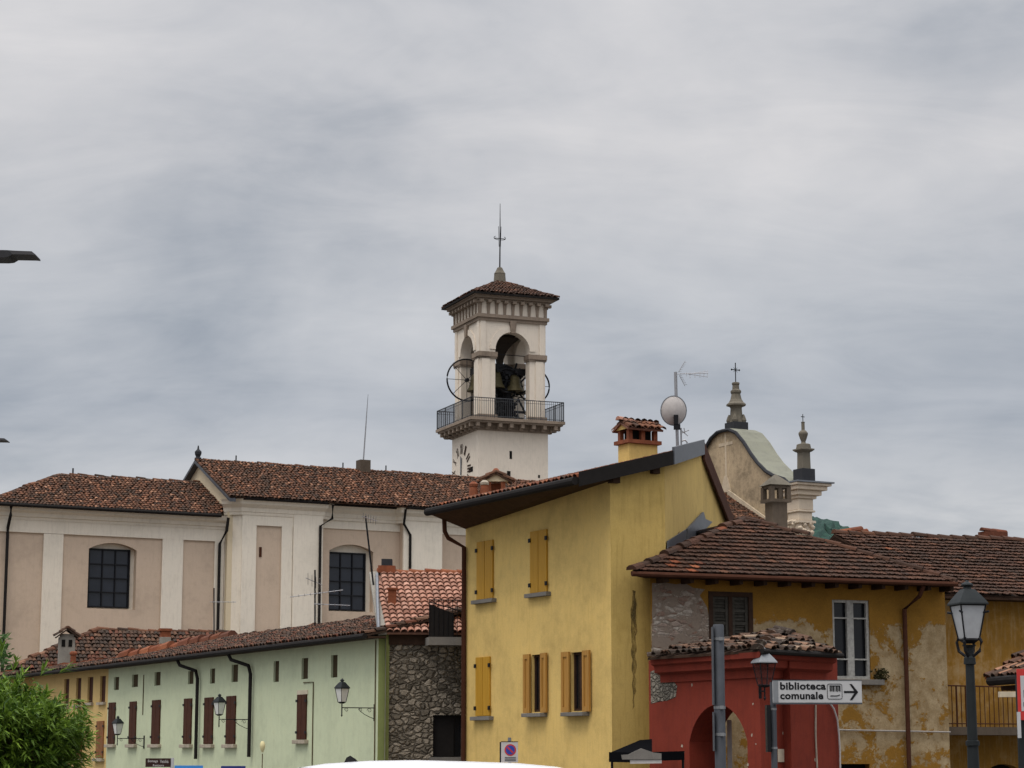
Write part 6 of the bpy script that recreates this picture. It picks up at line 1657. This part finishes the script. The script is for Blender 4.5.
# ------------------------------------------------------------------ LED street lights entering from the left
def led_lamp(label, tip, zdir, Y):
    t = thing('led_street_light', label, 'street lamp', (tip.x - 2.1, Y, 0 if Y < 30 else GZ + .7), 'modern street lights at the left edge')
    q = MB(); z_ = tip.z; x_ = tip.x
    for (xa, xb, t0, t1, b0, b1) in ((-.34, -.04, .052, .045, .0, .0),):
        q.v = []; 
    prof = [(-.80, .040, -.030), (-.30, .040, -.035), (-.25, .038, -.03), (-.21, .035, -.005), (-.035, .028, -.008), (0.0, .0, -.012)]
    A = []
    for dx, zu, zl in prof:
        A.append([q.vert((x_ + dx, Y - .13, z_ + zl)), q.vert((x_ + dx, Y + .13, z_ + zl)), q.vert((x_ + dx, Y + .11, z_ + zu)), q.vert((x_ + dx, Y - .11, z_ + zu))])
    for a_, b_ in zip(A, A[1:]):
        for k in range(4): q.f.append([a_[k], a_[(k + 1) % 4], b_[(k + 1) % 4], b_[k]])
    q.f.append(A[0]); q.f.append(A[-1]); q.build('head', M['iron'], t)
    q = MB(); q.tube([(x_ - .78, Y, z_ + .01), (x_ - 1.6, Y, z_ - .02), (x_ - 2.0, Y, z_ - .12), (x_ - 2.1, Y, z_ - .5), (x_ - 2.1, Y, t.location.z)], .045, 8); q.build('pole', M['iron'], t)
    return t
led_lamp('dark flat street light head reaching in high at the left edge', P(37.8, 256.8, 20), 0, 20.0)
led_lamp('tip of a distant street light low at the left edge', P(8, 441, 34), 0, 34.0)

# ------------------------------------------------------------------ white car (only its roof line shows)
CDp = 20.0
car = thing('parked_car', 'white car whose roof and stub aerial show at the bottom edge', 'car', (P(430, 768, CDp).x, CDp, 0))
cx0, cx1 = P(303, 768, CDp).x, P(560, 768, CDp).x
ztop = P(410, 760.3, CDp).z
def carsec(x):
    """half widths and heights of the body along its length; x from rear roof (0) to front of roof (1)"""
    return x
x_r = cx0 - .35; x_f = cx1 + 1.5
stations = [(x_r, .80, .35, .75, 1.05), (x_r + .12, .86, .25, .85, 1.2), (cx0 + .05, .88, .22, .95, 1.55)]
prof_top = [(cx0 - .1, ztop - .07), (cx0 + .15, ztop - .032), (cx0 + .55, ztop - .006), (cx0 + 1.0, ztop), (cx0 + 1.5, ztop - .012), (cx0 + 1.95, ztop - .028), (cx0 + 2.3, ztop - .06), (cx0 + 2.5, ztop - .10)]
q = MB(); secs = []
for x, z in prof_top:
    ring_ = []
    for i in range(11):
        f = -1 + 2 * i / 10
        ring_.append(q.vert((x, CDp + .62 + f * .58, z - .055 * f * f - .03 * f ** 6)))
    secs.append(ring_)
for A, B in zip(secs, secs[1:]):
    for k in range(10): q.f.append([A[k], A[k + 1], B[k + 1], B[k]])
rf = q.build('roof', M['car_paint'], car, smooth=True)
# body shell: lower box with bonnet, glasshouse sides, pillars
def side_prism(pts, y0, y1, name, mat):
    fr__ = Fr((0, y0), (1, 0), (0, -1)); q = MB(); q.prism(fr__, pts, 0, -(y1 - y0)); return q.build(name, M[mat], car, bevel=.03)
zt0 = ztop - .62
side_prism([(x_r, .32), (x_r + .3, .25), (x_f - .2, .25), (x_f, .4), (x_f - .02, .72), (x_f - .35, .86), (cx1 + .25, .97), (x_r + .25, zt0), (x_r - .02, .95)], CDp - .24, CDp + 1.48, 'body', 'car_paint')
side_prism([(x_r + .22, zt0 + .005), (cx1 + .3, zt0 - .02), (cx0 + 2.44, ztop - .15), (cx0 + .0, ztop - .095)], CDp - .1, CDp + 1.34, 'glasshouse', 'glass_black')
for y_ in (CDp - .25, CDp + 1.31):
    for x in (x_r + .75, x_f - .85):
        q = MB(); n_ = 24
        q.tube([(x, y_, .32), (x, y_ + .19, .32)], .32, 24); wh = q.build('wheel', M['rubber'], car)
        q = MB(); q.tube([(x, y_ - .005, .32), (x, y_ + .195, .32)], .2, 16); q.build('rim', M['metal_grey'], wh)
q = MB(); ax_ = P(346.5, 764, CDp).x
fr__ = Fr((0, CDp + .60), (1, 0), (0, -1)); za_ = ztop - .012
q.prism(fr__, [(ax_ - .065, za_ - .02), (ax_ + .065, za_ - .01), (ax_ + .035, za_ + .025), (ax_ - .01, za_ + .045), (ax_ - .04, za_ + .03)], 0, -.05); q.build('roof_aerial', M['rubber'], car, bevel=.008)

# ------------------------------------------------------------------ bush at the left edge
BDp = 18.0
bc = P(-8, 768, BDp); zb_top = P(0, 676, BDp).z
bush = thing('leafy_bush', 'big bright green bush with slender leaves at the lower left corner', 'bush', (bc.x - .1, BDp, 0))
rng = random.Random(33)
leaf = MB()
def add_leaf(p, d, ln, wd, droop, shade):
    d = d.normalized(); sd = d.cross(Vector((rng.gauss(0, .4), rng.gauss(0, .4), 1))).normalized()
    nn_ = sd.cross(d)
    leaf.col = (shade,) * 3
    p1 = p + d * ln * .35 + sd * wd + Vector((0, 0, -droop * .15)); p2 = p + d * ln * .35 - sd * wd + Vector((0, 0, -droop * .15))
    m1 = p + d * ln * .4 - nn_ * wd * .35 + Vector((0, 0, -droop * .15)); tp = p + d * ln + Vector((0, 0, -droop))
    i0, i1, i2, i3, i4 = leaf.vert(p), leaf.vert(p1), leaf.vert(m1), leaf.vert(p2), leaf.vert(tp)
    leaf.f.append([i0, i1, i2]); leaf.f.append([i0, i2, i3]); leaf.f.append([i1, i4, i2]); leaf.f.append([i2, i4, i3])
stems = MB()
def bush_r(th_, ph):
    return 1.0 + .10 * math.sin(3 * th_ + 1.3) + .09 * math.sin(5 * ph + th_) + .07 * math.sin(7 * th_ - 3 * ph)
bctr = Vector((bc.x + .0, BDp + .15, 1.72))
# outline of the mound: radius about 0.85 across and reaching z = zb_top
for i in range(2500):
    th_ = rng.uniform(0, 2 * math.pi); u_ = rng.uniform(-.9, 1.0); ph = math.asin(u_)
    rr = bush_r(th_, ph) * (rng.uniform(.55, 1.0) ** .6)
    dv = Vector((math.cos(ph) * math.cos(th_), math.cos(ph) * math.sin(th_), math.sin(ph)))
    p = bctr + Vector((dv.x * .54 * rr, dv.y * .70 * rr, dv.z * (.43 if dv.z > 0 else 1.1) * rr))
    tw = (dv * .8 + Vector((rng.gauss(.15, .35), rng.gauss(0, .35), rng.gauss(.55, .3)))).normalized()
    tone = rng.gauss(.45, .22)
    L_ = rng.uniform(.12, .26); n_l = rng.randint(13, 20)
    for j in range(n_l):
        f = j / n_l; base = p + tw * L_ * f
        az_ = rng.uniform(0, 2 * math.pi)
        s1 = tw.cross(Vector((.3, .2, 1))).normalized(); s2_ = tw.cross(s1)
        d = tw * rng.uniform(.5, 1.1) + (s1 * math.cos(az_) + s2_ * math.sin(az_)) * rng.uniform(.5, .9)
        add_leaf(base, d, rng.uniform(.055, .115), rng.uniform(.007, .0125), rng.uniform(.01, .05), min(1, max(0, tone + rng.gauss(0, .16))))
    if i % 4 == 0: stems.tube([Vector((bctr.x + rng.gauss(0, .12), bctr.y + rng.gauss(0, .12), .1)), (bctr + p) / 2 - Vector((0, 0, .25)), p], [.014, .01, .006], 5, False)
# a few sprigs that reach beyond the mass
for x, y, dx, dz in ((84, 700, 1.0, .05), (86, 706, 1, -.25), (72, 668, .8, .6), (22, 662, .3, 1), (8, 648, .1, 1), (50, 668, .5, 1), (78, 735, 1, 0), (88, 752, 1, -.1)):
    p = P(x - 6, y, BDp + rng.uniform(-.2, .2)); tw = Vector((dx, rng.gauss(0, .3), dz)).normalized()
    for j in range(14):
        add_leaf(p + tw * .1 * j / 14 - tw * .08, tw + Vector((rng.gauss(0, .4), rng.gauss(0, .4), rng.gauss(0, .4))), rng.uniform(.09, .15), .010, .03, rng.uniform(.2, .7))
leaf.build('foliage', M['leaf'], bush); stems.build('stem', M['stem'], bush)
# darker twig of a young tree behind it
tb = P(2, 660, 20)
tree = thing('young_tree', 'thin young tree with dark broad leaves rising above the bush at far left', 'tree', (tb.x - .05, 20.0, 0))
leaf = MB(); tk = MB(); tk.tube([(tb.x - .05, 20, 0), (tb.x - .06, 20, 1.6), (tb.x - .02, 20, P(2, 640, 20).z)], [.03, .022, .008], 7); tk.build('trunk', M['stem'], tree)
for i in range(150):
    p = P(rng.gauss(1, 4.5), rng.uniform(632, 676), 20 + rng.gauss(0, .15)); d = Vector((rng.gauss(.2, .6), rng.gauss(0, .6), rng.gauss(.2, .5)))
    add_leaf(p, d, rng.uniform(.05, .09), rng.uniform(.014, .022), .015, rng.uniform(.1, .7))
leaf.build('crown', M['leaf_dark'], tree)
